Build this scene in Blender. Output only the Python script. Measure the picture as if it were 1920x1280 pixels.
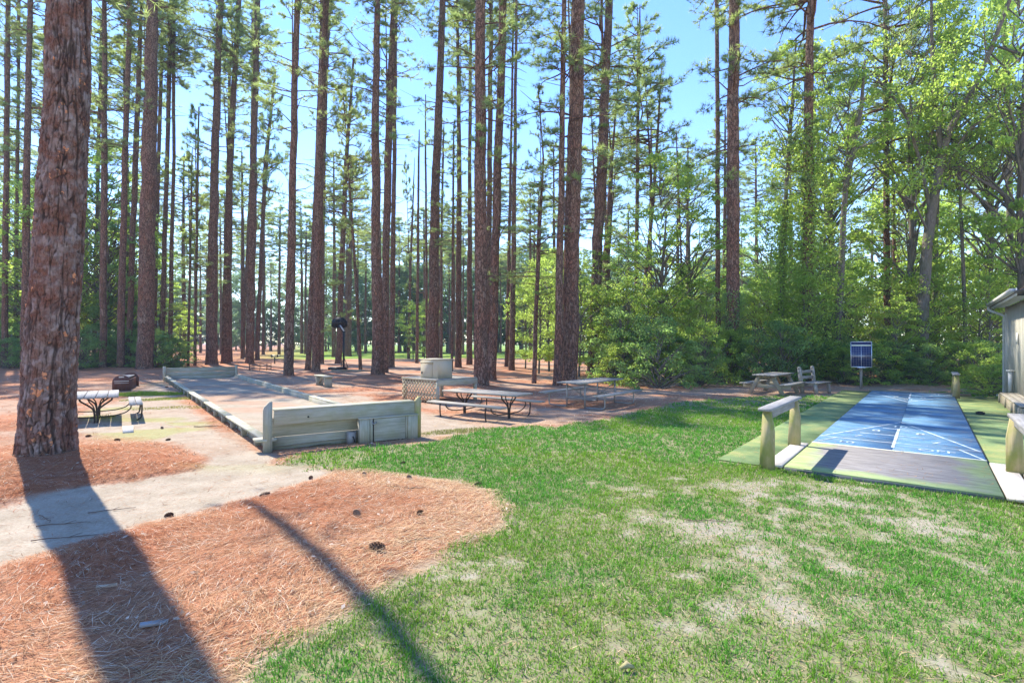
import bpy, math, random
import numpy as np
from mathutils import Vector, Matrix
C = bpy.context; SC = C.scene
for o in list(bpy.data.objects): bpy.data.objects.remove(o, do_unlink=True)
rng = np.random.default_rng(7); random.seed(7)
F, YH, H = 950.0, 643.0, 2.0          # focal length in photo pixels, horizon row, eye height (m)

# ------------------------------------------------------------------ camera, sky, sun, exposure
cd = bpy.data.cameras.new('camera'); cam = bpy.data.objects.new('camera', cd); SC.collection.objects.link(cam)
cam.location = (0, 0, H); cam.rotation_euler = (math.pi/2, 0, 0)
cd.sensor_width = 36; cd.lens = 36*F/1920; cd.shift_y = 3/1920; cd.clip_start = .1; cd.clip_end = 3000
SC.camera = cam
TOSUN = Vector((-.695, .72, 0)).normalized(); EL = math.radians(50)
TOSUN = Vector((TOSUN.x*math.cos(EL), TOSUN.y*math.cos(EL), math.sin(EL)))
sl = bpy.data.lights.new('sun', 'SUN'); sun = bpy.data.objects.new('sun', sl); SC.collection.objects.link(sun)
sl.energy = 3.5; sl.angle = math.radians(.55); sl.color = (1, .93, .82)
sun.rotation_euler = TOSUN.to_track_quat('Z', 'Y').to_euler(); sun.location = (-30, 30, 60)
W = bpy.data.worlds.new('World'); SC.world = W; W.use_nodes = True
wn = W.node_tree; wn.nodes.clear()
sky = wn.nodes.new('ShaderNodeTexSky'); sky.sky_type = 'NISHITA'; sky.sun_disc = False
sky.sun_elevation = EL; sky.sun_rotation = math.atan2(TOSUN.x, TOSUN.y)
sky.air_density = 1.0; sky.dust_density = .0; sky.ozone_density = 1.8
bg = wn.nodes.new('ShaderNodeBackground'); bg.inputs[1].default_value = .15
wo = wn.nodes.new('ShaderNodeOutputWorld')
hs = wn.nodes.new('ShaderNodeHueSaturation'); hs.inputs["Saturation"].default_value = 1.22; hs.inputs['Hue'].default_value = .513
wn.links.new(sky.outputs[0], hs.inputs['Color']); wn.links.new(hs.outputs[0], bg.inputs[0]); wn.links.new(bg.outputs[0], wo.inputs[0])
vs = SC.view_settings; vs.view_transform = 'Standard'; vs.look = 'None'; vs.gamma = 1; vs.exposure = 1.62; vs.use_curve_mapping = False
cy = SC.cycles; cy.max_bounces = 8; cy.diffuse_bounces = 4; cy.transmission_bounces = 4; cy.glossy_bounces = 2
cy.sample_clamp_indirect = 6; cy.use_denoising = True; cy.caustics_reflective = False; cy.caustics_refractive = False

# ------------------------------------------------------------------ numpy noise
def _h(ix, iy, s):
    n = (ix.astype(np.int64)*374761393 + iy.astype(np.int64)*668265263 + s*974634777) & 0xffffffff
    n = ((n ^ (n >> 13))*1274126177) & 0xffffffff
    return ((n ^ (n >> 16)) & 0xffffff)/float(0xffffff)
def vnoise(x, y, s=0):
    x = np.asarray(x, float); y = np.asarray(y, float)
    ix = np.floor(x); iy = np.floor(y); fx = x-ix; fy = y-iy
    fx = fx*fx*(3-2*fx); fy = fy*fy*(3-2*fy)
    a = _h(ix, iy, s); b = _h(ix+1, iy, s); c = _h(ix, iy+1, s); d = _h(ix+1, iy+1, s)
    return (a*(1-fx)+b*fx)*(1-fy)+(c*(1-fx)+d*fx)*fy
def fbm(x, y, s=0, o=4):
    v = 0; a = .5
    for k in range(o): v = v+a*vnoise(np.asarray(x)*2**k, np.asarray(y)*2**k, s+k*17); a *= .5
    return v/(1-.5**o)
def sst(a, b, x): t = np.clip((x-a)/(b-a), 0, 1); return t*t*(3-2*t)
def unit(n):
    v = rng.normal(size=(n, 3)); return v/np.linalg.norm(v, axis=1, keepdims=True)
def nrm(v): return v/np.maximum(np.linalg.norm(v, axis=-1, keepdims=True), 1e-9)

# ------------------------------------------------------------------ photo geometry -> the place
def G(px, py): d = F*H/(py-YH); return np.array([(px-960)*d/F, d])       # a point on level ground
def poly(pts): return np.array([G(*p) for p in pts])
def sdf(x, y, P):                                                        # signed distance, negative inside
    x = np.asarray(x, float); y = np.asarray(y, float)
    d2 = np.full(x.shape, 1e18); ins = np.zeros(x.shape, bool); n = len(P)
    for i in range(n):
        ax, ay = P[i]; bx, by = P[(i+1) % n]; ex, ey = bx-ax, by-ay
        t = np.clip(((x-ax)*ex+(y-ay)*ey)/max(ex*ex+ey*ey, 1e-12), 0, 1)
        d2 = np.minimum(d2, (x-ax-t*ex)**2+(y-ay-t*ey)**2)
        if ay != by:
            c = ((ay > y) != (by > y)) & (x < ex*(y-ay)/ey+ax); ins ^= c
    d = np.sqrt(d2); return np.where(ins, -d, d)
GRASS = np.vstack([poly([(515, 873), (560, 857), (640, 846), (720, 836), (790, 833), (850, 818), (905, 804), (960, 800), (1040, 800),
    (1110, 790), (1180, 777), (1230, 764), (1300, 752), (1400, 745), (1480, 743), (1560, 741), (1640, 734)]),
    [(24, 21), (24, -6), (.2, -6), (-.9, 1.2)], poly([(440, 1280), (480, 1240), (560, 1190), (640, 1140), (700, 1110), (800, 1065), (870, 1030), (925, 990),
    (942, 955), (915, 925), (860, 905), (760, 890), (600, 882)])])
PATH = np.vstack([poly([(-330, 1150), (0, 1060), (65, 1040), (150, 1015), (260, 985), (340, 968), (420, 952), (500, 930), (560, 908), (615, 888), (600, 880),
    (515, 872), (505, 850), (470, 845), (400, 868), (380, 885), (250, 907), (160, 918), (0, 958), (-330, 1010)])])
CORR = poly([(470, 846), (505, 850), (515, 872), (400, 872), (330, 850), (260, 828), (140, 812), (140, 775), (250, 740), (300, 716)])
APRON = poly([(780, 832), (860, 815), (905, 801), (870, 785), (800, 772), (735, 768), (600, 766), (585, 735), (700, 745)])
MOUND = poly([(-300, 1010), (-300, 800), (0, 790), (150, 815), (260, 830), (345, 850), (388, 868), (365, 884), (250, 905), (160, 916), (0, 957)])
# shuffleboard axes
SA = G(1470, 884); U2 = np.array([.634, .773]); V2 = np.array([.773, -.634]); CW, CL, AP = 2.47, 16.2, 2.44
def suv(x, y): return (x-SA[0])*U2[0]+(y-SA[1])*U2[1], (x-SA[0])*V2[0]+(y-SA[1])*V2[1]
BA, BB, BC, BD = G(505, 848), G(780, 819), G(441, 709), G(312, 713)      # bocce corners: front, front, back, back
BOC = np.array([BA, BB, BC, BD])
TREE0 = G(87, 879)
# ------------------------------------------------------------------ the trees one can tell apart in the clearing
# label, [(px, py, width px) from the base upward], total height m, crown start m or None, crown radius factor, kind
PT = []
def T(label, pts, Ht=None, cb=None, cr=1., kind='pine', dbase=None, **kw): PT.append((label, pts, Ht, cb, cr, kind, dbase, kw))
T('massive reddish pine trunk with flaking bark plates beside the straw mound and iron-legged table', [(86, 879, 113), (94, 600, 99), (114, 300, 88), (131, 0, 80)], 27, 19, 1.1, relief=.10)
T('dim pine trunk partly hidden by the massive flaking trunk', [(45, 692, 17), (51, 300, 15), (57, 0, 11)])
T('straight slim pine standing next along from the massive flaking trunk', [(193, 691, 15), (196, 300, 13), (196, 0, 9)])
T('thin shaded pine behind the straight slim one near the dark thicket', [(176, 682, 9), (184, 300, 8), (190, 60, 6)])
T('pine forming the first of a close pair before the big grey-brown pine', [(226, 691, 16), (234.5, 300, 12), (244, 0, 10)])
T('pine forming the second, slightly bowed half of the close pair', [(240, 688, 12), (254, 300, 12), (262, 100, 9)])
T('thick grey-brown pine behind the arched dark red rack', [(271, 693, 34), (279, 300, 31), (286, 0, 22)], relief=.1)
T('thin leaning pine just behind the thick grey-brown pine', [(288, 683, 8), (297, 300, 8), (304, 60, 7)])
T('slim pine close to the reddish wooden post, on its thicket side', [(302, 685, 11), (313, 300, 9), (321, 0, 9)])
T('slim pine rising right behind the reddish wooden post', [(318, 685, 10), (325.6, 300, 7), (326, 0, 7)])
T('thin young pine with needles low down, first of two behind the bocce end wall', [(352.5, 686, 5.5), (358, 400, 4.5), (360, 300, 3)], 19, 9, .55, 'young')
T('thin young pine with tufted top, second of two behind the bocce end wall', [(365.5, 686, 6), (371, 300, 4.5), (373, 200, 3)], 22, 11, .6, 'young')
T('stout red-brown pine behind the bocce end wall, first of the touching pair', [(397, 686, 24), (402, 300, 16), (414, 0, 12)], relief=.1)
T('stout red-brown pine behind the bocce end wall, second of the touching pair', [(423, 684, 19), (431, 300, 13), (449, 0, 9)])
T('dark trunk squeezed behind the touching pair of stout pines', [(432, 678, 9), (428, 300, 6), (432, 100, 5)])
T('slanting thin pine out by the green field beside a stouter pine', [(454, 672, 7), (472, 300, 6), (476, 0, 6)])
T('pine with a root-swollen foot above the low wire pit', [(468, 684, 17), (475, 300, 14), (484, 0, 10)])
T('crooked snag-topped pine next to the swollen-footed pine', [(482, 675, 9), (498, 300, 8), (517, 131, 4)], 27.5, 14, .6)
T('sunlit pine standing alone on straw beyond the bocce side rail', [(540.5, 707, 20), (549.5, 300, 14), (557, 0, 11)], relief=.09)
T('dark pine trunk peeping behind the pine by the small bench', [(577, 695, 11), (596, 300, 10), (604, 0, 6)])
T('pine rising right behind the small plank bench', [(592, 699, 17), (600, 300, 16), (612, 0, 11)], relief=.09)
T('pine trunk a little beyond the small plank bench pine', [(603, 682, 9), (606, 300, 9), (618, 0, 6)])
T('pine with bare crooked limbs behind the basketball hoop', [(634, 682, 13), (649, 300, 8), (663, 110, 4)], 25.5, 12, .75)
T('pale pine at the field edge beyond the basketball hoop', [(653.5, 668, 11), (656, 500, 9), (660, 300, 6)], 30, 17, .9)
T('slender leaning pole-like pine beside the basketball hoop', [(676.5, 695, 7), (666, 500, 6), (653, 310, 4)], 20, 13, .5, 'young')
T('tall pine rising from straw between the small bench and the cream cabinet', [(708, 706, 24), (704, 300, 16), (708, 0, 11)], relief=.1)
T('tall pine touching the one between bench and cabinet', [(722, 700, 13), (726, 300, 15), (739, 0, 10)])
T('slimmer pine behind the touching pair near the cabinet', [(734, 690, 12), (739, 300, 8), (742, 0, 8)])
T('slight pine at the field edge with low yellowish needles', [(766, 672, 6), (770, 500, 5), (775, 360, 3)], 26, 9, .6, 'young')
T('dead thin spar without needles behind the cream cabinet', [(781.5, 681, 6.5), (785, 300, 4), (786, 243, 2)], 21, None)
T('second thin dead spar near the cream cabinet', [(801, 684, 5), (798, 300, 4), (798, 177, 2)], 24, None)
T('stout pine right behind the cream cabinet', [(812, 693, 24), (818, 300, 16), (831, 0, 12)], relief=.1)
T('thin bare stem with curved limbs beside the cabinet pine', [(827, 676, 6), (828, 420, 4.5), (832, 250, 3)], 27, 15, .5, 'young')
T('very thin stem between two pines past the cabinet', [(847, 695, 5), (850, 300, 4), (851, 243, 2.5)], 18, 14, .4, 'young')
T('straight dark pine past the cabinet, standing on its own', [(859, 690, 13), (861, 300, 9), (857, 0, 5)])
T('reddish slim pine just short of the big pine by the counter', [(880, 685, 12), (881, 300, 7), (882, 100, 6)])
T('big pine at the end of the lattice counter beside the metal-legged table', [(903, 726, 27), (900, 300, 22), (900, 0, 19)], relief=.1)
T('leaning pine fused behind the big counter pine', [(921, 715, 17), (934, 300, 16), (944, 0, 14)], relief=.09)
T('slim pine showing between the counter pine and the leaning one', [(914, 690, 10), (918, 300, 10), (921, 0, 7)])
T('slim pine of a parallel pair, field side', [(950.5, 688, 9), (958, 300, 5), (962, 50, 4)])
T('dark pine of a parallel pair, table side', [(959, 696, 12), (965, 300, 7), (968, 0, 5)])
T('small forked sapling pine with a dark tufted head', [(1001, 718, 9), (1009, 472, 8), (1013, 400, 6), (1019, 300, 3.5), (1009, 164, 2)], 12.5, 9, .42, 'young')
T('narrow half of the twin pine behind the grey tube-legged table', [(1045, 724, 18), (1053, 300, 11), (1058, 0, 9)])
T('broad half of the twin pine behind the grey tube-legged table', [(1066, 722, 31), (1077, 300, 29), (1085, 0, 25)], relief=.1)
T('tall pine at the bushes just past the twin pine', [(1110, 702, 20), (1129, 300, 20), (1142, 0, 14)], 27, 17, 1.2, relief=.09)
T('dark vine-hung pine behind the tall pine at the bushes', [(1134, 692, 15), (1138, 480, 15), (1147, 300, 6), (1152, 240, 4)], 24, 16, .7)
T('slender straight pine in the gap behind the bushes', [(1192, 690, 9), (1195, 300, 7), (1199, 60, 5)], 29, 15, 1.)
T('slender pine leaning over the gap behind the bushes', [(1206, 690, 9), (1206, 568, 8), (1221, 420, 7), (1230, 300, 6), (1236, 200, 4)], 25, 13, .9)
T('thin dead stem standing in the vine-covered bushes', [(1290, 700, 5), (1280, 560, 4), (1270, 300, 3), (1268, 246, 2)], 16, None)
T('slim straight pine beside the thick ivy-footed pine', [(1347, 704, 10), (1345, 300, 9), (1344, 0, 8)])
T('thick pine with ivy climbing round its foot', [(1373, 716, 27), (1374.5, 300, 24), (1377, 0, 21)], relief=.1)
T('tall vine-draped pine among the bright leaves', [(1512, 716, 24), (1516, 300, 19), (1520, 0, 14)], 26, 15, 1.3)
T('thin dark vine-wrapped stem beside the vine-draped pine', [(1462, 714, 10), (1465, 500, 9), (1485, 200, 6)], 18, 11, .8, 'leafy')
T('dark bare-barked tree leaning between vine pine and solar panel', [(1566, 714, 16), (1585, 350, 11), (1615, 200, 9)], 17, 10, 1., 'leafy')
T('crooked thin tree crossing behind the leaning dark tree', [(1578, 704, 8), (1565, 500, 8), (1530, 240, 6)], 19, 12, .8, 'leafy')
T('straight grey pine behind the solar panel thicket', [(1664, 704, 15), (1662, 300, 12), (1660, 100, 9)], 30, 14, 1.1)
T('thin companion of the straight grey pine', [(1679, 700, 9), (1676, 400, 7), (1672, 250, 5)], 24, 13, .8)
T('pale spotted trunk behind the forked tree', [(1751, 706, 13), (1754, 440, 11), (1765, 200, 8)], 22, 11, .9, 'leafy')
T('slim tree overhanging the thicket near the shed', [(1812, 712, 9), (1806, 500, 8), (1795, 250, 5)], 19, 10, .9, 'leafy')
T('grey trunk rising behind the shed roof', [(1897, 700, 15), (1890, 200, 13), (1880, 0, 11)], 24, 13, 1., 'leafy')
T('shaded trunk at the edge of view beyond the massive pine', [(8, 690, 14), (12, 300, 12), (16, 0, 10)])
T('pine seen just past the massive trunk in the shaded wood', [(28, 684, 9), (32, 400, 8), (36, 0, 6)])
TB = np.array([[*G(*t[1][0][:2]), t[1][0][2]*F*H/(t[1][0][1]-YH)/F] for t in PT if t[5] == 'pine' and F*H/(t[1][0][1]-YH) < 60])
def heaps(x, y):
    z = np.zeros(np.shape(x))
    for bx, by, w in TB: z = np.maximum(z, np.exp(-((x-bx)**2+(y-by)**2)/(w*.7+.45)**2)*min(1, w*1.3))
    return z
def gz(x, y):
    x = np.asarray(x, float); y = np.asarray(y, float)
    sg = sdf(x, y, GRASS); sp = sdf(x, y, PATH)
    u, v = suv(x, y); near = np.hypot(x, y)
    court = sst(-.5, 1.5, np.maximum(np.maximum(-.4-u, u-16.8), np.maximum(-1.3-v, v-6)))
    z = .10*np.exp(-((x-TREE0[0])**2+(y-TREE0[1])**2)/2.2**2)
    fg = sst(0, .9, sg)*sst(0, .7, sp)*sst(9, 6.5, y)
    z = z+fg*(.055+(fbm(x*3, y*3.6, 15, 3)-.5)*.05)
    z = z+sst(.0, .5, sst(0, .35, sp))*.02*sst(12, 9, y)
    z = z+(fbm(x*.35, y*.35, 3)-.5)*.12*court*sst(5, 14, near)+(fbm(x*.9, y*.9, 5)-.5)*.05*court
    z = z+heaps(x, y)*.16
    z = z*sst(-.3, .9, sdf(x, y, BOC))
    fld = sst(58, 75, y)
    z = z*(1-fld)
    z = z+sst(28, 45, np.maximum(-x-6, 0)+.0*y)*.0
    return z
def gz1(x, y): return float(gz(np.array([x]), np.array([y]))[0])
def straw_amt(x, y):
    sg = sdf(x, y, GRASS); sp = sdf(x, y, PATH); sc = sdf(x, y, CORR); sa = sdf(x, y, APRON); sm = sdf(x, y, MOUND)
    w = (fbm(x*1.3, y*1.3, 11)-.5)*.5+(fbm(x*5, y*5, 12, 3)-.5)*.35
    s = sst(-.10, .22, sp+w*.6)*sst(-.25, .1, sg+w*.9)
    s = s*(1-.85*sst(.1, -.25, sc+w)*(1-sst(.1, -.1, sm+w*.4)))*(1-.8*sst(.15, -.3, sa+w))
    far = sst(8.5, 11, y)
    s = s*(1-far*(.08+.55*sst(.40, .60, fbm(x*.32+3, y*.75, 21))*sst(-30, -14, x+.0*y)))
    return np.clip(np.maximum(s, sst(.08, .5, heaps(x, y))), 0, 1)

def lawn_v(x, y):
    near = sst(12, 6, y)
    return fbm(x*3.4, y*4.2, 83, 3)*.40+fbm(x*.45+5, y*.75, 81, 3)*.42+fbm(x*9, y*11, 87, 2)*.18+.17*(1-near)-.05*sst(.3, 2.5, x)*near
# ------------------------------------------------------------------ materials
MATS = {}
class NT:
    def __init__(s, name):
        s.m = bpy.data.materials.new(name); s.m.use_nodes = True; s.t = s.m.node_tree; s.t.nodes.clear()
        s.out = s.t.nodes.new('ShaderNodeOutputMaterial'); MATS[name] = s.m
    def n(s, typ, props=None, **inp):
        nd = s.t.nodes.new('ShaderNode'+typ)
        for k, v in (props or {}).items(): setattr(nd, k, v)
        for k, v in inp.items():
            key = int(k[1:]) if k[0] == 'i' and k[1:].isdigit() else k.replace('_', ' ')
            sk = nd.inputs[key]
            if isinstance(v, bpy.types.NodeSocket): s.t.links.new(v, sk)
            else:
                if isinstance(v, tuple) and len(v) == 3 and sk.type == 'RGBA': v = (*v, 1)
                sk.default_value = v
        return nd
    def mix(s, f, a, b, mode='MIX'):
        nd = s.n('Mix', {'data_type': 'RGBA', 'blend_type': mode})
        for i, v in ((0, f), (6, a), (7, b)):
            if isinstance(v, bpy.types.NodeSocket): s.t.links.new(v, nd.inputs[i])
            else: nd.inputs[i].default_value = (*v, 1) if isinstance(v, tuple) and len(v) == 3 else v
        return nd.outputs[2]
    def math(s, op, a, b=0., c=0., clamp=False):
        nd = s.n('Math', {'operation': op, 'use_clamp': clamp})
        for i, v in ((0, a), (1, b), (2, c)):
            if isinstance(v, bpy.types.NodeSocket): s.t.links.new(v, nd.inputs[i])
            else: nd.inputs[i].default_value = v
        return nd.outputs[0]
    def ramp(s, f, stops):
        nd = s.n('ValToRGB'); cr = nd.color_ramp
        while len(cr.elements) < len(stops): cr.elements.new(.5)
        for e, (p, c) in zip(cr.elements, stops): e.position = p; e.color = (*c, 1) if len(c) == 3 else c
        s.t.links.new(f, nd.inputs[0]); return nd.outputs[0]
    def attr(s, name): return s.n('Attribute', {'attribute_name': name})
    def vscale(s, v, sc, add=None):
        nd = s.n('VectorMath', {'operation': 'MULTIPLY'}); s.t.links.new(v, nd.inputs[0]); nd.inputs[1].default_value = sc
        if add is None: return nd.outputs[0]
        a = s.n('VectorMath', {'operation': 'ADD'}); s.t.links.new(nd.outputs[0], a.inputs[0]); s.t.links.new(add, a.inputs[1]); return a.outputs[0]
    def noise(s, v, scale, detail=3, rough=.55): return s.n('TexNoise', None, Vector=v, Scale=scale, Detail=detail, Roughness=rough).outputs[0]
    def bsdf(s, col, rough=.8, spec=.3, bump=None, bstr=.3, bdist=.02, metal=0.):
        b = s.n('BsdfPrincipled', None, Roughness=rough, Metallic=metal); b.inputs['Specular IOR Level'].default_value = spec
        if isinstance(col, tuple): b.inputs['Base Color'].default_value = (*col, 1)
        else: s.t.links.new(col, b.inputs['Base Color'])
        if bump is not None:
            bn = s.n('Bump', None, Strength=bstr, Distance=bdist, Height=bump); s.t.links.new(bn.outputs[0], b.inputs['Normal'])
        s.t.links.new(b.outputs[0], s.out.inputs[0]); return b
def wood(name, a, b, moss=None, mossamt=.0, rough=.85, stain=(.12, .1, .08)):
    t = NT(name); g = t.attr('grain').outputs['Vector']; oi = t.n('ObjectInfo').outputs['Random']
    cmb = t.n('CombineXYZ', None, X=t.math('MULTIPLY', oi, 37.), Y=t.math('MULTIPLY', oi, 71.), Z=t.math('MULTIPLY', oi, 13.)).outputs[0]
    v = t.vscale(g, (1.3, 26, 26), cmb); n1 = t.noise(v, 1.6, 6, .65)
    v2 = t.vscale(g, (1.5, 3, 3), cmb); n2 = t.noise(v2, 1.3, 4)
    col = t.ramp(n1, [(.3, a), (.72, b)])
    col = t.mix(t.math('MULTIPLY', t.ramp(n2, [(.45, (0, 0, 0)), (.8, (1, 1, 1))]), .35), col, stain)
    col = t.mix(t.math('MULTIPLY', oi, .22), col, (.8, .8, .8), 'MULTIPLY')
    if moss: col = t.mix(t.math('MULTIPLY', t.ramp(t.noise(v2, 2.3, 4), [(.42, (0, 0, 0)), (.66, (1, 1, 1))]), mossamt), col, moss)
    t.bsdf(col, rough, .2, n1, .35, .006); return t.m
wood('grey_wood', (.20, .18, .155), (.38, .35, .31), (.2, .21, .1), .25)
wood('old_wood', (.2, .17, .125), (.36, .31, .24), (.17, .19, .07), .35)
wood('silver_wood', (.21, .205, .20), (.37, .36, .345))
wood('pale_board', (.42, .38, .32), (.62, .57, .5))
wood('sage_wood', (.27, .255, .20), (.44, .42, .345), (.22, .22, .09), .35, stain=(.2, .19, .14))
wood('sage_top', (.32, .30, .235), (.50, .47, .38), (.26, .26, .1), .5, stain=(.2, .19, .14))
wood('mossy_post', (.3, .25, .13), (.45, .37, .2), (.23, .25, .06), .85)
wood('lattice_wood', (.3, .25, .16), (.46, .4, .28), (.2, .2, .1), .3)
wood('dark_red_wood', (.075, .032, .026), (.14, .06, .045), rough=.6)
wood('brown_wood', (.11, .035, .025), (.18, .07, .05))
wood('siding_wood', (.43, .41, .34), (.56, .54, .46), (.3, .31, .22), .3, stain=(.25, .24, .18))
def plain(name, col, rough=.6, metal=0., var=.25, sc=9., spec=.3):
    t = NT(name); tc = t.n('TexCoord').outputs['Object']; n = t.noise(tc, sc, 5)
    t.bsdf(t.mix(t.math('MULTIPLY', n, var*2), col, tuple(c*.55 for c in col)), rough, spec, n, .15, .004, metal); return t.m
plain('iron', (.05, .036, .028), .6, .3); plain('galvanised', (.33, .31, .28), .55, .5); plain('black_plastic', (.012, .013, .015), .4)
plain('cream_metal', (.42, .37, .27), .55, 0, .15); plain('white_trim', (.62, .6, .55), .6); plain('gutter_metal', (.5, .48, .42), .5)
plain('rust', (.16, .07, .035), .8); plain('shingle_roof', (.14, .12, .11), .9); plain('leaf_litter_roof', (.3, .17, .09), .95)
plain('dark_gap', (.03, .03, .025), .9); plain('grey_metal', (.3, .3, .31), .4, .6); plain('stone_grey', (.3, .29, .28), .9)
plain('red_bucket', (.45, .07, .05), .5); plain('cone_brown', (.27, .165, .105), .85, 0, .5, 40); plain('twig_brown', (.17, .115, .085), .9, 0, .4, 20)
plain('pale_leaf', (.55, .43, .3), .8); plain('white_sign', (.75, .74, .7), .5, 0, .1)
plain('panel_cell', (.012, .025, .10), .2, 0, .3, 30, .6); plain('panel_frame', (.6, .62, .64), .4, .6)
def leafmat(name, c1, c2, trans, tcol, shift=.35):
    t = NT(name); r = t.attr('rnd').outputs['Fac']; oi = t.n('ObjectInfo').outputs['Random']
    cl = t.ramp(t.noise(t.n('TexCoord').outputs['Object'], .8, 3), [(.38, (0, 0, 0)), (.62, (1, 1, 1))]); r = t.math('MULTIPLY_ADD', r, .55, t.math('MULTIPLY', cl, .45))
    col = t.mix(r, c1, c2); col = t.mix(t.math('MULTIPLY', oi, shift), col, (.62, .82, .75), 'MULTIPLY')
    tc = t.mix(r, tuple(c*.75 for c in tcol), tuple(min(1, c*1.25) for c in tcol)); tc = t.mix(t.math('MULTIPLY', oi, shift), tc, (.62, .85, .8), 'MULTIPLY')
    b = t.n('BsdfPrincipled', None, Roughness=.55); b.inputs['Specular IOR Level'].default_value = .25; t.t.links.new(col, b.inputs['Base Color'])
    tr = t.n('BsdfTranslucent', None, Color=tc)
    mx = t.n('MixShader', None, i0=trans, i1=b.outputs[0], i2=tr.outputs[0]); t.t.links.new(mx.outputs[0], t.out.inputs[0]); return t.m
leafmat('needle_leaf', (.06, .085, .028), (.19, .20, .06), .55, (.54, .66, .2))
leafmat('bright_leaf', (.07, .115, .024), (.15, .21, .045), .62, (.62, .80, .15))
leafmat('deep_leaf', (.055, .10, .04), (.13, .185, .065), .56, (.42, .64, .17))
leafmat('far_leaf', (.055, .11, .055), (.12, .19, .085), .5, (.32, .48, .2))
def coltr(name, trans, rough=.8):
    t = NT(name); c = t.attr('col').outputs['Color']
    d = t.n('BsdfDiffuse', None, Color=c); tr = t.n('BsdfTranslucent', None, Color=c)
    mx = t.n('MixShader', None, i0=trans, i1=d.outputs[0], i2=tr.outputs[0]); t.t.links.new(mx.outputs[0], t.out.inputs[0])
coltr('grass_blade', .4); coltr('straw_needle', .12)
def barkmat(name, relief):
    t = NT(name); a = t.attr('bark').outputs['Vector']; oi = t.n('ObjectInfo').outputs['Random']
    wv = t.n('TexNoise', None, Vector=a, Scale=3., Detail=3.).outputs[1]
    v = t.vscale(a, (11, 11, 2.5), t.vscale(wv, (3.2, 3.2, 2.4)))
    vo = t.n('TexVoronoi', {'feature': 'DISTANCE_TO_EDGE'}, Vector=v, Scale=1.).outputs[0]
    vc = t.n('TexVoronoi', {'feature': 'F1'}, Vector=v, Scale=1.).outputs[1]
    sep = t.n('SeparateColor', None, Color=vc).outputs
    fine = t.noise(t.vscale(a, (40, 40, 14)), 1.5, 6, .7); big = t.noise(a, .6, 3)
    if relief: cr = t.attr('crack').outputs['Fac']; cell = t.attr('cell').outputs['Fac']
    else: cr = t.math('MULTIPLY_ADD', t.ramp(t.math('ADD', vo, t.math('MULTIPLY_ADD', t.noise(a, 26., 3), .3, -.15)), [(.0, (0, 0, 0)), (.2, (1, 1, 1))]), .85, .15); cell = sep[0]
    col = t.ramp(cell, [(0, (.21, .125, .10)), (.3, (.27, .175, .14)), (.55, (.30, .235, .20)), (.8, (.25, .185, .16)), (.93, (.37, .31, .275)), (1., (.36, .20, .13))])
    z = t.n('SeparateXYZ', None, Vector=a).outputs[2]
    col = t.mix(t.math('MULTIPLY', t.ramp(big, [(.4, (0, 0, 0)), (.65, (1, 1, 1))]), .6), col, (.31, .155, .115))
    hi = t.math('MULTIPLY_ADD', z, .06, -.3, True)
    col = t.mix(t.math('MULTIPLY', hi, .6), col, (.25, .215, .19))
    col = t.mix(t.ramp(fine, [(.3, (1, 1, 1)), (.62, (0, 0, 0))]), col, (.55, .5, .48), 'MULTIPLY')
    if relief:
        vf = t.noise(t.vscale(a, (70, 70, 22)), 1., 5, .75)
        col = t.mix(t.ramp(vf, [(.36, (1, 1, 1)), (.5, (0, 0, 0))]), col, (.36, .32, .30), 'MULTIPLY')
        pg = t.ramp(t.noise(a, 5., 3), [(.42, (0, 0, 0)), (.6, (1, 1, 1))])
        col = t.mix(t.math('MULTIPLY', pg, .7), t.mix(1., col, (.68, .56, .51), 'MULTIPLY'), t.ramp(cell, [(.2, (.12, .10, .094)), (.5, (.24, .205, .19)), (.65, (.33, .29, .275)), (.8, (.16, .125, .115))]))
        fl = t.math('MULTIPLY', t.math('GREATER_THAN', cell, .86), t.ramp(t.noise(a, 16., 2), [(.46, (0, 0, 0)), (.52, (1, 1, 1))]))
        col = t.mix(fl, col, t.ramp(vf, [(.3, (.42, .15, .07)), (.7, (.60, .30, .15))]))
    col = t.mix(cr, (.035, .024, .02), col)
    hgt = t.math('ADD', t.math('MULTIPLY', cr, 1. if not relief else .15), t.math('MULTIPLY', fine, .35))
    t.bsdf(col if relief else t.mix(1., col, (.95, .83, .73), 'MULTIPLY'), .92, .15, hgt, .9, .03 if not relief else .02)
barkmat('pine_bark', False); barkmat('pine_bark_plates', True)
def smoothbark():
    t = NT('smooth_bark'); a = t.attr('bark').outputs['Vector']; n = t.noise(t.vscale(a, (16, 16, 5)), 1.2, 6, .65); b = t.noise(a, 1.1, 3)
    col = t.ramp(n, [(.3, (.07, .055, .045)), (.7, (.21, .18, .155))])
    col = t.mix(t.math('MULTIPLY', t.ramp(b, [(.45, (0, 0, 0)), (.7, (1, 1, 1))]), .5), col, (.12, .13, .075)); t.bsdf(col, .9, .15, n, .6, .02)
smoothbark()
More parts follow.
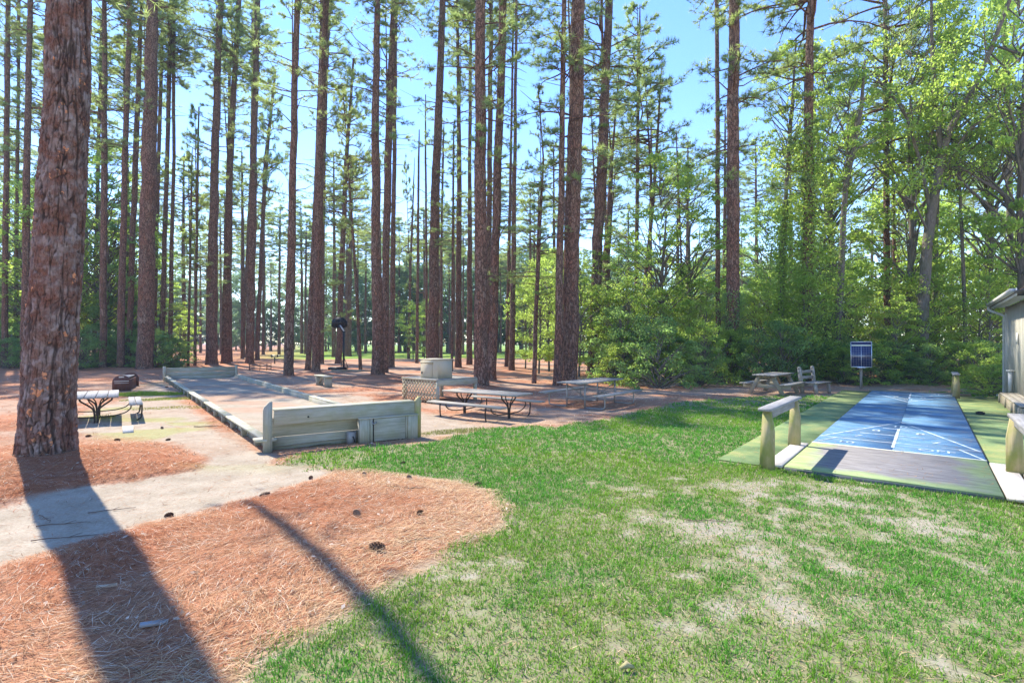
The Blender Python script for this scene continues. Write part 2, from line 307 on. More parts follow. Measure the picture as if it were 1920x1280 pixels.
def groundmat():
    t = NT('ground_soil'); p = t.n('NewGeometry').outputs['Position']
    wg, ws, wf, wm, wb = (t.attr(k).outputs['Fac'] for k in ('grassy', 'strawy', 'fieldy', 'mossy', 'barey'))
    n1 = t.noise(p, 2.2, 6, .6); n2 = t.noise(p, 38., 5, .7); n3 = t.noise(p, .25, 4); n4 = t.noise(t.vscale(p, (9, 30, 9)), 3., 6, .75); n5 = t.noise(p, 150., 3, .7)
    sand = t.ramp(n1, [(.3, (.31, .26, .19)), (.7, (.43, .37, .285))])
    sand = t.mix(t.ramp(n2, [(.35, (.8, .8, .8)), (.6, (0, 0, 0))]), sand, (.72, .66, .6), 'MULTIPLY')
    sand = t.mix(t.math('MULTIPLY', t.ramp(n5, [(.6, (0, 0, 0)), (.7, (1, 1, 1))]), .5), sand, (.2, .12, .08))
    straw = t.ramp(n4, [(.25, (.13, .05, .03)), (.45, (.32, .115, .055)), (.62, (.44, .20, .10)), (.8, (.62, .43, .28))])
    straw = t.mix(t.math('MULTIPLY', t.ramp(n3, [(.4, (0, 0, 0)), (.62, (1, 1, 1))]), .45), straw, (.44, .25, .155))
    soil = t.ramp(n2, [(.3, (.15, .125, .07)), (.7, (.32, .28, .185))])
    grs = t.mix(t.math('MULTIPLY', t.ramp(n2, [(.35, (0, 0, 0)), (.65, (1, 1, 1))]), .6), soil, t.ramp(n4, [(.3, (.11, .17, .04)), (.7, (.22, .29, .085))]))
    grs = t.mix(t.math('MULTIPLY', wb, t.ramp(n2, [(.3, (.35, .35, .35)), (.6, (1, 1, 1))])), grs, t.mix(n1, (.27, .23, .185), (.44, .385, .32)))
    fld = t.ramp(t.noise(p, .12, 5), [(.3, (.15, .25, .035)), (.7, (.26, .35, .06))])
    col = t.mix(ws, sand, straw); col = t.mix(t.math('MULTIPLY', wm, .75), col, t.ramp(n2, [(.3, (.17, .2, .04)), (.7, (.36, .34, .1))]))
    col = t.mix(wg, col, grs); col = t.mix(wf, col, fld)
    h = t.math('ADD', t.math('MULTIPLY', n4, .5), n2)
    t.bsdf(col, .95, .1, h, .5, .02)
groundmat()
def courtmat(name, kind):
    t = NT(name); p = t.n('TexCoord').outputs['Object']; oi = t.n('ObjectInfo').outputs['Random']
    n1 = t.noise(t.vscale(p, (1.2, 5, 1)), 2., 6, .65); n2 = t.noise(p, 1.1, 5, .6); n3 = t.noise(p, 60., 4, .7)
    if kind == 'blue':
        col = t.ramp(n1, [(.25, (.03, .09, .19)), (.45, (.055, .16, .28)), (.6, (.14, .26, .35)), (.8, (.33, .40, .43))])
        col = t.mix(t.math('MULTIPLY', oi, .3), col, (.7, .8, .95), 'MULTIPLY')
        col = t.mix(t.ramp(n3, [(.5, (0, 0, 0)), (.7, (.6, .6, .6))]), col, (.34, .42, .46)); col = t.mix(t.ramp(n2, [(.35, (.55, .55, .55)), (.55, (0, 0, 0))]), col, (.12, .17, .22)); r = .6
    elif kind == 'carpet':
        col = t.ramp(n2, [(.3, (.10, .15, .06)), (.5, (.19, .26, .11)), (.62, (.30, .32, .12)), (.75, (.36, .34, .19))]); r = .95
        col = t.mix(t.ramp(n3, [(.3, (.6, .6, .6)), (.6, (0, 0, 0))]), col, (.6, .65, .5), 'MULTIPLY')
    else:
        xy = t.n('SeparateXYZ', None, Vector=p).outputs
        ex = t.math('MINIMUM', t.math('SUBTRACT', 1.24, t.math('ABSOLUTE', xy[0])), t.math('ADD', xy[1], 1.25))   # moss near the board's edges
        e = t.math('ADD', ex, t.math('MULTIPLY_ADD', n2, 1.1, -.55))
        w = t.ramp(n1, [(.3, (.14, .13, .125)), (.7, (.28, .265, .25))])
        col = t.mix(t.ramp(e, [(.15, (1, 1, 1)), (.42, (0, 0, 0))]), w, t.ramp(n1, [(.3, (.2, .26, .10)), (.7, (.33, .40, .19))])); r = .8
    t.bsdf(col, r, .2, n3, .2, .004)
courtmat('blue_paint', 'blue'); courtmat('green_carpet', 'carpet'); courtmat('worn_apron', 'apron')
def linemat():
    t = NT('worn_white_paint'); p = t.n('NewGeometry').outputs['Position']; n = t.noise(t.vscale(p, (1, 1, 1)), 6., 5, .7)
    t.bsdf(t.ramp(n, [(.36, (.17, .29, .39)), (.56, (.52, .58, .6))]), .7, .2)
linemat(); plain('cream_line', (.66, .67, .5), .7, 0, .2); plain('dark_strip', (.085, .1, .1), .7, 0, .3)

# ------------------------------------------------------------------ mesh helpers
def mk(name, V, faces, mats, mi=None, attrs=None, smooth=False):
    """faces: list of int arrays (n,k)."""
    me = bpy.data.meshes.new(name); V = np.asarray(V, np.float32)
    me.vertices.add(len(V)); me.vertices.foreach_set('co', V.ravel())
    faces = [np.asarray(f, np.int32) for f in faces if len(f)]
    lt = np.concatenate([np.full(len(f), f.shape[1], np.int32) for f in faces]); lv = np.concatenate([f.ravel() for f in faces])
    me.loops.add(len(lv)); me.loops.foreach_set('vertex_index', lv)
    me.polygons.add(len(lt)); me.polygons.foreach_set('loop_start', np.concatenate([[0], np.cumsum(lt)[:-1]]).astype(np.int32)); me.polygons.foreach_set('loop_total', lt)
    for m in mats: me.materials.append(MATS[m])
    if mi is not None: me.polygons.foreach_set('material_index', np.concatenate([np.full(len(f), k, np.int32) for f, k in zip(faces, mi)]))
    if smooth: me.polygons.foreach_set('use_smooth', np.ones(len(lt), bool))
    for k, a in (attrs or {}).items():
        a = np.asarray(a, np.float32)
        ty = 'FLOAT' if a.ndim == 1 else ('FLOAT_VECTOR' if a.shape[1] == 3 else 'FLOAT_COLOR')
        at = me.attributes.new(k, ty, 'POINT'); at.data.foreach_set({'FLOAT': 'value', 'FLOAT_VECTOR': 'vector', 'FLOAT_COLOR': 'color'}[ty], a.ravel())
    me.update(calc_edges=True); me.validate(); return me
def link(name, me, parent=None, loc=(0, 0, 0), rot=(0, 0, 0), scale=None):
    o = bpy.data.objects.new(name, me); SC.collection.objects.link(o); o.parent = parent; o.location = loc; o.rotation_euler = rot
    if scale is not None: o.scale = scale if hasattr(scale, '__len__') else (scale,)*3
    return o
def tag(o, label=None, cat=None, group=None, kind=None):
    if label: o['label'] = label
    if cat: o['category'] = cat
    if group: o['group'] = group
    if kind: o['kind'] = kind
    return o
def thing(name, label, cat, loc, rotz=0., group=None):
    o = link(name, None, None, loc, (0, 0, rotz)); o.empty_display_size = .2; return tag(o, label, cat, group)
class MB:
    def __init__(s): s.v = []; s.g = []; s.f4 = []; s.f3 = []; s.fn = []; s.n = 0
    def add(s, V, G_=None):
        V = np.asarray(V, float); s.v.append(V); s.g.append(V.copy() if G_ is None else np.asarray(G_, float)); b = s.n; s.n += len(V); return b
    def box(s, c, size, R=None, bev=.006, taper=None):
        """box with chamfered long edges; R 3x3 rotation; the grain runs along its longest side"""
        c = np.asarray(c, float); h = np.asarray(size, float)/2; ax = int(np.argmax(h)); o = [i for i in range(3) if i != ax]
        b = min(bev, h[o[0]]*.45, h[o[1]]*.45); ring = []
        for sy, sz, q in ((-1, -1, 0), (-1, -1, 1), (1, -1, 1), (1, -1, 0), (1, 1, 0), (1, 1, 1), (-1, 1, 1), (-1, 1, 0)):
            yy = sy*(h[o[0]]-(b if q else 0)); zz = sz*(h[o[1]]-(0 if q else b)); ring.append((yy, zz))
        # order round the section
        ring = sorted(ring, key=lambda t_: math.atan2(t_[1]/h[o[1]], t_[0]/h[o[0]]))
        L = []
        for e in (-1, 1):
            k = 1 if taper is None or e < 0 else taper
            for yy, zz in ring:
                p = np.zeros(3); p[ax] = e*h[ax]; p[o[0]] = yy*k; p[o[1]] = zz*k; L.append(p)
        L = np.array(L); Gr = np.stack([L[:, ax], L[:, o[0]], L[:, o[1]]], 1)+rng.uniform(0, 30, 3)
        if R is not None: L = L@np.asarray(R).T
        i = s.add(L+c, Gr); n = 8
        flip = (ax == 1)
        for k in range(n):
            q = (i+k, i+(k+1) % n, i+n+(k+1) % n, i+n+k); s.f4.append(q[::-1] if flip else q)
        a = tuple(range(i, i+n)); b_ = tuple(range(i+n, i+2*n))
        s.fn.append(a if flip else a[::-1]); s.fn.append(b_[::-1] if flip else b_); return s
    def bar(s, a, b, w, h, up=(0, 0, 1), bev=.006, taper=None):
        """rectangular bar from a to b; w across, h along up"""
        a = np.asarray(a, float); b = np.asarray(b, float); d = b-a; L = np.linalg.norm(d); x = d/L
        up = np.asarray(up, float); z = up-x*(up@x); z /= np.linalg.norm(z); y = np.cross(z, x)
        R = np.stack([x, y, z], 1); return s.box((a+b)/2, (L, w, h), R, bev, taper)
    def tube(s, P, r, k=8, cap=True):
        P = np.asarray(P, float); r = np.broadcast_to(np.asarray(r, float), (len(P),)); V, fa = tube(P, r, k)
        i = s.add(V); s.f4 += [tuple(q) for q in (fa+i)]
        if cap: s.fn.append(tuple(range(i, i+k))[::-1]); s.fn.append(tuple(range(i+len(V)-k, i+len(V))))
        return s
    def prism(s, pts, axis, depth, o=(0, 0, 0), R=None):
        """outline pts (2D) in the plane across axis, extruded by depth about it"""
        n = len(pts); L = []
        for e in (-.5, .5):
            for a, b in pts:
                p = {'x': (e*depth, a, b), 'y': (a, e*depth, b), 'z': (a, b, e*depth)}[axis]; L.append(p)
        L = np.array(L, float); g = {'x': [2, 1, 0], 'y': [2, 0, 1], 'z': [0, 1, 2]}[axis]; Gr = L[:, g]+rng.uniform(0, 30, 3)
        if R is not None: L = L@np.asarray(R).T
        i = s.add(L+np.asarray(o, float), Gr)
        for k in range(n): s.f4.append((i+k, i+(k+1) % n, i+n+(k+1) % n, i+n+k))
        s.fn.append(tuple(range(i, i+n))[::-1]); s.fn.append(tuple(range(i+n, i+2*n))); return s
    def mesh(s, name, mat, smooth=False):
        groups = {}
        for f in s.f4+s.f3+s.fn: groups.setdefault(len(f), []).append(f)
        me = mk(name, np.concatenate(s.v), [np.array(g) for g in groups.values()], [mat], None, {'grain': np.concatenate(s.g)}, smooth)
        import bmesh
        bm = bmesh.new(); bm.from_mesh(me); bmesh.ops.recalc_face_normals(bm, faces=bm.faces); bm.to_mesh(me); bm.free(); return me
    def part(s, name, mat, parent, smooth=False, **kw): return link(name, s.mesh(name, mat, smooth), parent, **kw)
def tube(P, r, k=6):
    P = np.asarray(P, float); n = len(P); T = np.gradient(P, axis=0); T = nrm(T)
    ref = np.array([0, 0, 1.]) if abs(T[0, 2]) < .9 else np.array([1., 0, 0])
    X = []; x = ref-T[0]*(ref@T[0]); x /= np.linalg.norm(x)
    for i in range(n):
        x = x-T[i]*(x@T[i]); x = x/np.linalg.norm(x); X.append(x)
    X = np.array(X); Y = np.cross(T, X); a = np.arange(k)*2*math.pi/k
    V = P[:, None]+r[:, None, None]*(np.cos(a)[None, :, None]*X[:, None]+np.sin(a)[None, :, None]*Y[:, None])
    i = np.arange(n-1)[:, None]*k; j = np.arange(k)[None]; j2 = (j+1) % k
    fa = np.stack([i+j, i+j2, i+k+j2, i+k+j], -1).reshape(-1, 4); return V.reshape(-1, 3), fa
def rep(me, name, parent, locs, rot=(0, 0, 0)):
    for l in locs: link(name, me, parent, l, rot)
class Acc:
    """collects tubes and leaf faces for crowns"""
    def __init__(s): s.V = []; s.Q = []; s.T = []; s.LQ = []; s.rnd = []; s.n = 0
    def _a(s, V, r): i = s.n; s.V.append(V); s.rnd.append(np.broadcast_to(r, (len(V),))); s.n += len(V); return i
    def tube(s, P, r, k=4): V, fa = tube(P, np.asarray(r), k); i = s._a(V, .5); s.Q.append(fa+i)
    def needles(s, c, d, n, L, w):
        c = np.repeat(np.asarray(c), n, 0); d = np.repeat(np.asarray(d), n, 0); N = len(c)
        v = nrm(d*.75+unit(N)*.8); L_ = rng.uniform(.7, 1.15, (N, 1))*L; sd = nrm(np.cross(v, unit(N)))*w/2
        r = np.repeat(rng.uniform(0, 1, N), 3)
        V = np.stack([c-sd, c+sd, c+v*L_], 1).reshape(-1, 3); i = s._a(V, r); s.T.append(np.arange(3*N).reshape(-1, 3)+i)
    def leaves(s, c, size, upb=.7, asp=.55):
        N = len(c); nm = nrm(unit(N)+np.array([0, 0, upb])); t = nrm(np.cross(nm, unit(N))); b = np.cross(nm, t)
        L = rng.uniform(.65, 1.3, (N, 1))*size; w = L*asp*.5
        V = np.stack([c-t*L*.5, c+b*w+nm*L*.06, c+t*L*.5, c-b*w+nm*L*.06], 1).reshape(-1, 3)
        i = s._a(V, np.repeat(rng.uniform(0, 1, N), 4)); s.LQ.append(np.arange(4*N).reshape(-1, 4)+i)
    def mesh(s, name, barkm, leafm):
        V = np.concatenate(s.V); E = np.zeros((0, 4), int)
        fs = [np.concatenate(s.Q) if s.Q else E, np.concatenate(s.T) if s.T else np.zeros((0, 3), int), np.concatenate(s.LQ) if s.LQ else E]
        ks = [k for k, f in zip((0, 1, 1), fs) if len(f)]
        return mk(name, V, fs, [barkm, leafm], ks, {'rnd': np.concatenate(s.rnd), 'bark': V})

# ------------------------------------------------------------------ the ground, one sheet to the horizon
def spaced(a0, a1, step, grow, far_lo, far_hi):
    c = list(np.arange(a0, a1, step)); s = step; x = c[-1]
    while x < far_hi: s *= grow; x += s; c.append(x)
    s = step; x = a0; lo = []
    while x > far_lo: s *= grow; x -= s; lo.append(x)
    return np.array(lo[::-1]+c)
gx = spaced(-9, 9, .07, 1.06, -900, 900); gy = spaced(1.2, 14, .07, 1.045, -60, 1500)
X, Y = np.meshgrid(gx, gy); xs, ys = X.ravel(), Y.ravel(); nx, ny = len(gx), len(gy)
zs = gz(xs, ys)
sg = sdf(xs, ys, GRASS); wob = (fbm(xs*1.6, ys*1.6, 31)-.5)*.6
a_g = sst(.15, -.25, sg+wob*.5); a_s = straw_amt(xs, ys)
a_f = sst(62, 66, ys+(fbm(xs*.08, ys*.08, 9)-.5)*14)*sst(-20, -3, xs+.42*ys-8)
u_, v_ = suv(xs, ys); moss = sst(.5, .65, fbm(xs*.5, ys*.9, 41))*sst(.8, -.4, sdf(xs, ys, CORR))
idx = np.arange(nx*ny).reshape(ny, nx)
fq = np.stack([idx[:-1, :-1], idx[:-1, 1:], idx[1:, 1:], idx[1:, :-1]], -1).reshape(-1, 4)
ground = link('ground', mk('ground', np.stack([xs, ys, zs], 1), [fq], ['ground_soil'], None, {'grassy': a_g, 'strawy': a_s, 'fieldy': a_f, 'mossy': moss*.75, 'barey': sst(.38, .27, lawn_v(xs, ys))*.85}, True))
tag(ground, kind='structure')

# ------------------------------------------------------------------ bark trunks
def bark_cells(u, v, per, cw, ch, seed):
    nu = max(4, int(round(per/cw))); uu = u/per*nu; vv = v/ch
    uu = uu+(fbm(u*6, v*4, seed+3, 3)-.5)*1.1; vv = vv+(fbm(u*6+9, v*4, seed+5, 3)-.5)*1.1
    iu = np.floor(uu); iv = np.floor(vv); f1 = np.full(u.shape, 9.); f2 = np.full(u.shape, 9.); cid = np.zeros(u.shape)
    for du in (-1, 0, 1):
        for dv in (-1, 0, 1):
            a = iu+du; b = iv+dv; aw = np.mod(a, nu)
            d = np.hypot(a+.5+(_h(aw, b, seed)-.5)*.9-uu, b+.5+(_h(aw, b, seed+1)-.5)*.9-vv)
            m = d < f1; f2 = np.where(m, f1, np.minimum(f2, d)); cid = np.where(m, _h(aw, b, seed+2), cid); f1 = np.where(m, d, f1)
    return f1, f2, cid
def trunk_mesh(name, P, R, n, dz, relief=0, seed=0, mat='pine_bark', dead=(), fine_to=None):
    """P polyline (k,3) of the axis, R radii at it"""
    P = np.asarray(P, float); R = np.asarray(R, float); z0, z1 = P[0, 2], P[-1, 2]
    zz = np.arange(z0, z1, dz)
    if fine_to: zz = np.concatenate([np.arange(z0, fine_to, dz), np.arange(fine_to, z1, .35)])
    ax = np.interp(zz, P[:, 2], P[:, 0]); ay = np.interp(zz, P[:, 2], P[:, 1]); rr = np.interp(zz, P[:, 2], R)
    ax = ax+(fbm(zz*.35, zz*0+seed, seed, 2)-.5)*rr*.5*sst(0, 3, zz-z0)
    th = np.arange(n)*2*math.pi/n; TH, ZZ = np.meshgrid(th, zz); RR = rr[:, None]*np.ones_like(TH)
    fl = 1+.2*np.exp(-(ZZ-z0-.1)/.3)*(1+.6*np.sin(TH*4+seed)+.35*np.sin(TH*7+seed*2))
    low = 1+.06*(fbm(np.cos(TH)*1.5+seed, ZZ*.9+np.sin(TH)*1.5, seed, 3)-.5)*2
    per = 2*math.pi*float(rr[0])
    attrs = {}
    if relief:
        uu_, vv_ = (TH/(2*math.pi)*per).ravel(), ZZ.ravel()
        f1, f2, cid = bark_cells(uu_, vv_, per, relief, relief*2.7, seed)
        g1, g2, cd2 = bark_cells(uu_, vv_, per, relief*.42, relief*.62, seed+40)
        wd = .09+.16*fbm(uu_*5, vv_*1.6, seed+60, 3); mk_ = sst(.34, .6, fbm(uu_*7+3, vv_*2.6, seed+62, 3))
        wq = uu_+(fbm(uu_*3, vv_*1.3, seed+70, 3)-.5)*.16; th_ = np.mod(wq/per, 1)*2*math.pi; fr = np.minimum(np.abs(fbm(np.cos(th_)*2.6+7, vv_*.55+np.sin(th_)*2.6, seed+71, 3)-.5), np.abs(fbm(np.cos(th_)*3.4+1, vv_*.7+np.sin(th_)*3.4+9, seed+75, 3)-.47))
        fis = 1-sst(.004, .035, fr)
        e = (f2-f1)+(fbm(uu_*26, vv_*12, seed+61, 4)-.5)*.34; pl = 1-(1-sst(.01, wd, e))*(.22+.78*mk_); e2 = sst(0, .1, g2-g1)
        relief_ = relief; relief = .085
        D = pl*relief*.26*(.6+.5*cid)+relief*.11*(cd2-.3)*pl*e2+-fis*relief*.20+(fbm(uu_*34, vv_*13, seed+8, 4)-.5)*relief*.34+(np.abs(fbm(uu_*13, vv_*7, seed+9, 4)-.5)*2)*relief*.22
        relief = relief_; D = D.reshape(TH.shape)
        attrs = {'crack': np.clip(pl*.9+.1, 0, 1)*(1-.85*fis), 'cell': np.mod(cid*.55+cd2*.45, 1)}
    else:
        D = (fbm(TH*per*4/6.28, ZZ*3., seed+4, 3)-.5)*rr[:, None]*.16
    rad = RR*fl*low+D
    V = np.stack([ax[:, None]+np.cos(TH)*rad, ay[:, None]+np.sin(TH)*rad, ZZ], -1).reshape(-1, 3)
    i = np.arange(len(zz)-1)[:, None]*n; j = np.arange(n)[None]; j2 = (j+1) % n
    fa = [np.stack([i+j, i+j2, i+n+j2, i+n+j], -1).reshape(-1, 4)]
    bk = np.stack([np.cos(TH)*RR, np.sin(TH)*RR, ZZ], -1).reshape(-1, 3)+np.array([seed*3.1, 0, 0])
    for (z, a, L, el, r0) in dead:                                   # dead limb stubs
        x0 = np.interp(z, zz, ax); y0 = np.interp(z, zz, ay); t = np.linspace(0, 1, 5)
        d = np.array([math.cos(a), math.sin(a), 0]); sag = rng.uniform(-.5, .25)
        B = np.array([x0, y0, z])+t[:, None]*L*d+np.stack([0*t, 0*t, t*L*math.sin(el)+sag*t*t*L*.5], -1); B[1:-1] += rng.normal(size=(3, 3))*L*.03
        tv, tf = tube(B, r0*(1-.75*t), 4); fa.append(tf+len(V)); V = np.concatenate([V, tv]); bk = np.concatenate([bk, tv])
        for kk in attrs: attrs[kk] = np.concatenate([attrs[kk], np.full(len(tv), .6)])
    attrs['bark'] = bk
    return mk(name, V, fa, [mat], None, attrs, True)
def pine_crown(seed, L=10., R=3.4, nb=70, name='pine_crown', low=.0, nl=.30, nw=.026, per=11):
    global rng; rng = np.random.default_rng(seed); A = Acc(); tc = []; td = []
    for i in range(nb):
        hf = rng.uniform(0, 1)**.85; h = hf*L; az = rng.uniform(0, 6.283)
        ln = R*(.5+.5*math.sin(math.pi*min(1., hf*.8+.22)))*(1.06-hf**2.2)**.5*rng.uniform(.5, 1.12)
        if hf < .12: ln *= .75
        up = rng.uniform(.0, .5)+.5*hf; t = np.linspace(0, 1, 6)
        d = np.array([math.cos(az), math.sin(az), 0]); sd = np.array([-d[1], d[0], 0])
        P = np.array([0, 0, h])+t[:, None]*ln*d+t[:, None]*np.array([0, 0, 1])*ln*up*.6-(t[:, None]**2)*np.array([0, 0, 1])*ln*rng.uniform(-.15, .5)+sd*(np.sin(t*rng.uniform(2, 6)+i)*ln*rng.uniform(.05, .2)*t)[:, None]
        A.tube(P, (.022+.012*ln)*(1-.8*t), 4)
        for k in range(int(3+ln*2.6)):
            ts = rng.uniform(.32, 1); p0 = np.array([np.interp(ts, t, P[:, q]) for q in range(3)])
            s = nrm(d*rng.uniform(.3, 1)+sd*rng.uniform(-1, 1)+np.array([0, 0, rng.uniform(-.15, .5)])); l2 = ln*rng.uniform(.12, .34)*(1.25-ts*.5)
            Q = p0+np.linspace(0, 1, 3)[:, None]*s*l2+np.array([0, 0, .12*l2])*np.array([0, .2, 1])[:, None]
            A.tube(Q, np.array([.012, .009, .005]), 3)
            for q in (1., rng.uniform(.6, .85), rng.uniform(.3, .6)): tc.append(p0+(Q[-1]-p0)*q); td.append(nrm(s+np.array([0, 0, .35])))
        tc.append(P[-1]); td.append(nrm(P[-1]-P[-2]))
    t = np.linspace(0, 1, 6); A.tube(np.stack([0*t, 0*t, t*L], -1), .11*(1-.85*t), 5)
    A.needles(np.array(tc), np.array(td), per, nl, nw); return A.mesh(name, 'pine_bark', 'needle_leaf')
def leafy_crown(seed, L, R, ncl, nleaf, size, name, leaf='bright_leaf', base=.0, flat=.45, bark='smooth_bark', shape='oval', cr=.55):
    """clumps of leaves through the volume, carried on limbs from the axis; z from 0 to L"""
    global rng; rng = np.random.default_rng(seed); A = Acc(); cs = []
    for i in range(ncl):
        hf = rng.uniform(base, 1); a = rng.uniform(0, 6.283)
        w = {'oval': math.sin(math.pi*min(.98, max(.06, hf)))**.6, 'dome': math.sqrt(max(.02, 1-hf*hf)), 'col': .5+.5*math.sin(3.1*hf), 'cone': 1.05-hf}[shape]
        rr = R*w*math.sqrt(rng.uniform(.08, 1)); c = np.array([math.cos(a)*rr, math.sin(a)*rr, hf*L]); cs.append(c)
        z0 = max(0, c[2]-rr*rng.uniform(.4, 1.0)-.1*L*.3); t = np.linspace(0, 1, 5)
        P = np.array([0, 0, z0])+t[:, None]*(c-np.array([0, 0, z0]))+np.array([0, 0, 1])*(np.sin(t*math.pi)*rr*.1)[:, None]
        P[1:-1] += rng.normal(size=(3, 3))*rr*.04
        A.tube(P, (.008+.014*rr)*(1-.8*t), 4)
    cs = np.array(cs); sz = rng.uniform(.55, 1.25, ncl)*cr
    k = rng.integers(0, ncl, nleaf); o = unit(nleaf)*(rng.uniform(0, 1, (nleaf, 1))**.5)*sz[k][:, None]; o[:, 2] *= flat; o[:, 2] -= .25*np.hypot(o[:, 0], o[:, 1])*.5
    A.leaves(cs[k]+o, size); return A.mesh(name, bark, leaf)

# --- crown meshes shared between trees
PC = [pine_crown(100+k, 10, 3.3, 50+5*k, per=13, nl=.31, nw=.03) for k in range(5)]
SPR = [pine_crown(170+k, 12, 2.7, 19+3*k, per=13) for k in range(3)]        # sparse living limbs below the crown
PCT = [pine_crown(150+k, 8, 1.9, 44, per=11) for k in range(2)]          # thin young pines
BLC = [leafy_crown(200+k, 9, 3.3, 85, 7000, .15, 'leafy_crown', 'bright_leaf') for k in range(3)]
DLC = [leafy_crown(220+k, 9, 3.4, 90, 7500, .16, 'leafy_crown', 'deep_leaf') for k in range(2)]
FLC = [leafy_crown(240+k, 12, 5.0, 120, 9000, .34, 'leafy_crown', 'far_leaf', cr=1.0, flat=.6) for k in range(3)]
SHR = [leafy_crown(260+k, 2.2, 1.5, 60, 4600, .085, 'shrub_leaves', 'bright_leaf' if k % 2 else 'deep_leaf', shape='dome', cr=.32) for k in range(4)]
SAP = [leafy_crown(280+k, 5, 1.5, 55, 4200, .11, 'sapling_crown', 'bright_leaf', cr=.45, shape='oval') for k in range(3)]
rng = np.random.default_rng(77)
def at_depth(px, py, d): return np.array([(px-960)*d/F, d, H-(py-YH)*d/F])

PINES = {}
for i, (label, pts, Ht, cb, cr, kind, dbase, kw) in enumerate(PT):
    d = F*H/(pts[0][1]-YH); Q = []; R = []
    for (px, py, w) in pts:
        p = at_depth(px, py, d); Q.append(p); ct = F/math.hypot(F, px-960); R.append(w/2*d/F*ct*.97)
    Q = np.array(Q); R = np.array(R); Ht = Ht or min(34., max(27., 2+.677*d+7))
    g0 = gz1(Q[0, 0], Q[0, 1]); Q[0, 2] = -.15+min(0, g0); R[0] *= 1.
    if Q[-1, 2] < Ht-.5:
        sl_ = (Q[-1, :2]-Q[-2, :2])/(Q[-1, 2]-Q[-2, 2]) if len(Q) > 2 else np.zeros(2)
        sl_ = np.clip(sl_, -.08, .08); e = np.array([*(Q[-1, :2]+sl_*(Ht-Q[-1, 2])), Ht]); Q = np.vstack([Q, e]); R = np.append(R, max(.03, R[-1]*.25))
    else: Ht = Q[-1, 2]
    w0 = pts[0][2]; rel = kw.get('relief', 0)
    top = min(Ht, 2.+YH*d/F+.5)
    if cb is None and Ht > 26 and kind == 'pine' : cb = Ht*.74
    dead = []
    if kind == 'pine' and w0 < 60:
        for k in range(rng.integers(10, 22)):
            z = rng.uniform(.3, .8)*min(Ht, top*1.05); r_ = float(np.interp(z, Q[:, 2], R))
            dead.append((z, rng.uniform(0, 6.28), r_+rng.uniform(.2, 1.)*rng.uniform(.3, 3.2), rng.uniform(-.15, .5), rng.uniform(.02, .045)))
    n = int(np.clip(w0*1.7, 10, 56)); dz = max(.05, 2*math.pi*R[0]/n*1.5)
    off = np.array([Q[0, 0], Q[0, 1], 0.]); Ql = Q-off
    if w0 > 60: me = trunk_mesh('trunk', Ql, R, 210, .016, rel, 5, 'pine_bark_plates', (), 8.6)
    else: me = trunk_mesh('trunk', Ql, R, n, dz, 0, i+20, 'smooth_bark' if kind == 'leafy' else 'pine_bark', dead)
    root = thing('pine_tree' if kind != 'leafy' else 'broadleaf_tree', label, 'tree', tuple(off), 0, 'tall trees round the clearing')
    link('trunk', me, root); PINES[label] = (root, Ql, R, d)
    if cb is not None:
        Lc = Ht-cb; x = np.interp(cb, Ql[:, 2], Ql[:, 0]); y = np.interp(cb, Ql[:, 2], Ql[:, 1]); tx, ty = Ql[-1, 0]-x, Ql[-1, 1]-y
        if kind == 'pine': cm, l0 = PC[i % 5], 10.
        elif kind == 'young': cm, l0 = PCT[i % 2], 8.
        else: cm, l0 = BLC[i % 3], 9.
        s = Lc/l0; sx = max(.7, min(s, 1.25))*cr
        if kind == 'pine' and 12 < w0 < 60 or kind == 'young':
            z2 = cb-rng.uniform(8, 11) if kind == 'pine' else cb-5; s2 = (cb+1-z2)/12; link('lower_limbs', SPR[i % 3], root, (np.interp(z2, Ql[:, 2], Ql[:, 0]), np.interp(z2, Ql[:, 2], Ql[:, 1]), z2), (-ty/Lc, tx/Lc, rng.uniform(0, 6.28)), (.95, .95, s2))
        link('crown', cm, root, (x, y, cb), (-ty/Lc, tx/Lc, rng.uniform(0, 6.28)), (sx, sx, s))
rt, Pq, Rq, dq = PINES[PT[0][0]]
Q = np.array([(-6.3, 8.05, 14.0), (-6.95, 9.35, 12.6), (-7.65, 10.65, 11.5), (-8.6, 11.75, 11.05), (-9.7, 12.9, 10.9)])-np.array(rt.location); Lb = Acc(); Lb.tube(Q, np.array([.09, .08, .08, .08, .05]), 8)
Lb.needles(np.repeat(Q[2:], 8, 0)+rng.normal(size=(24, 3))*.35, unit(24), 12, .3, .02); link('limb', Lb.mesh('limb', 'pine_bark', 'needle_leaf'), rt)  # unseen limb above the view, added and shaped to cast the diagonal straw shadow
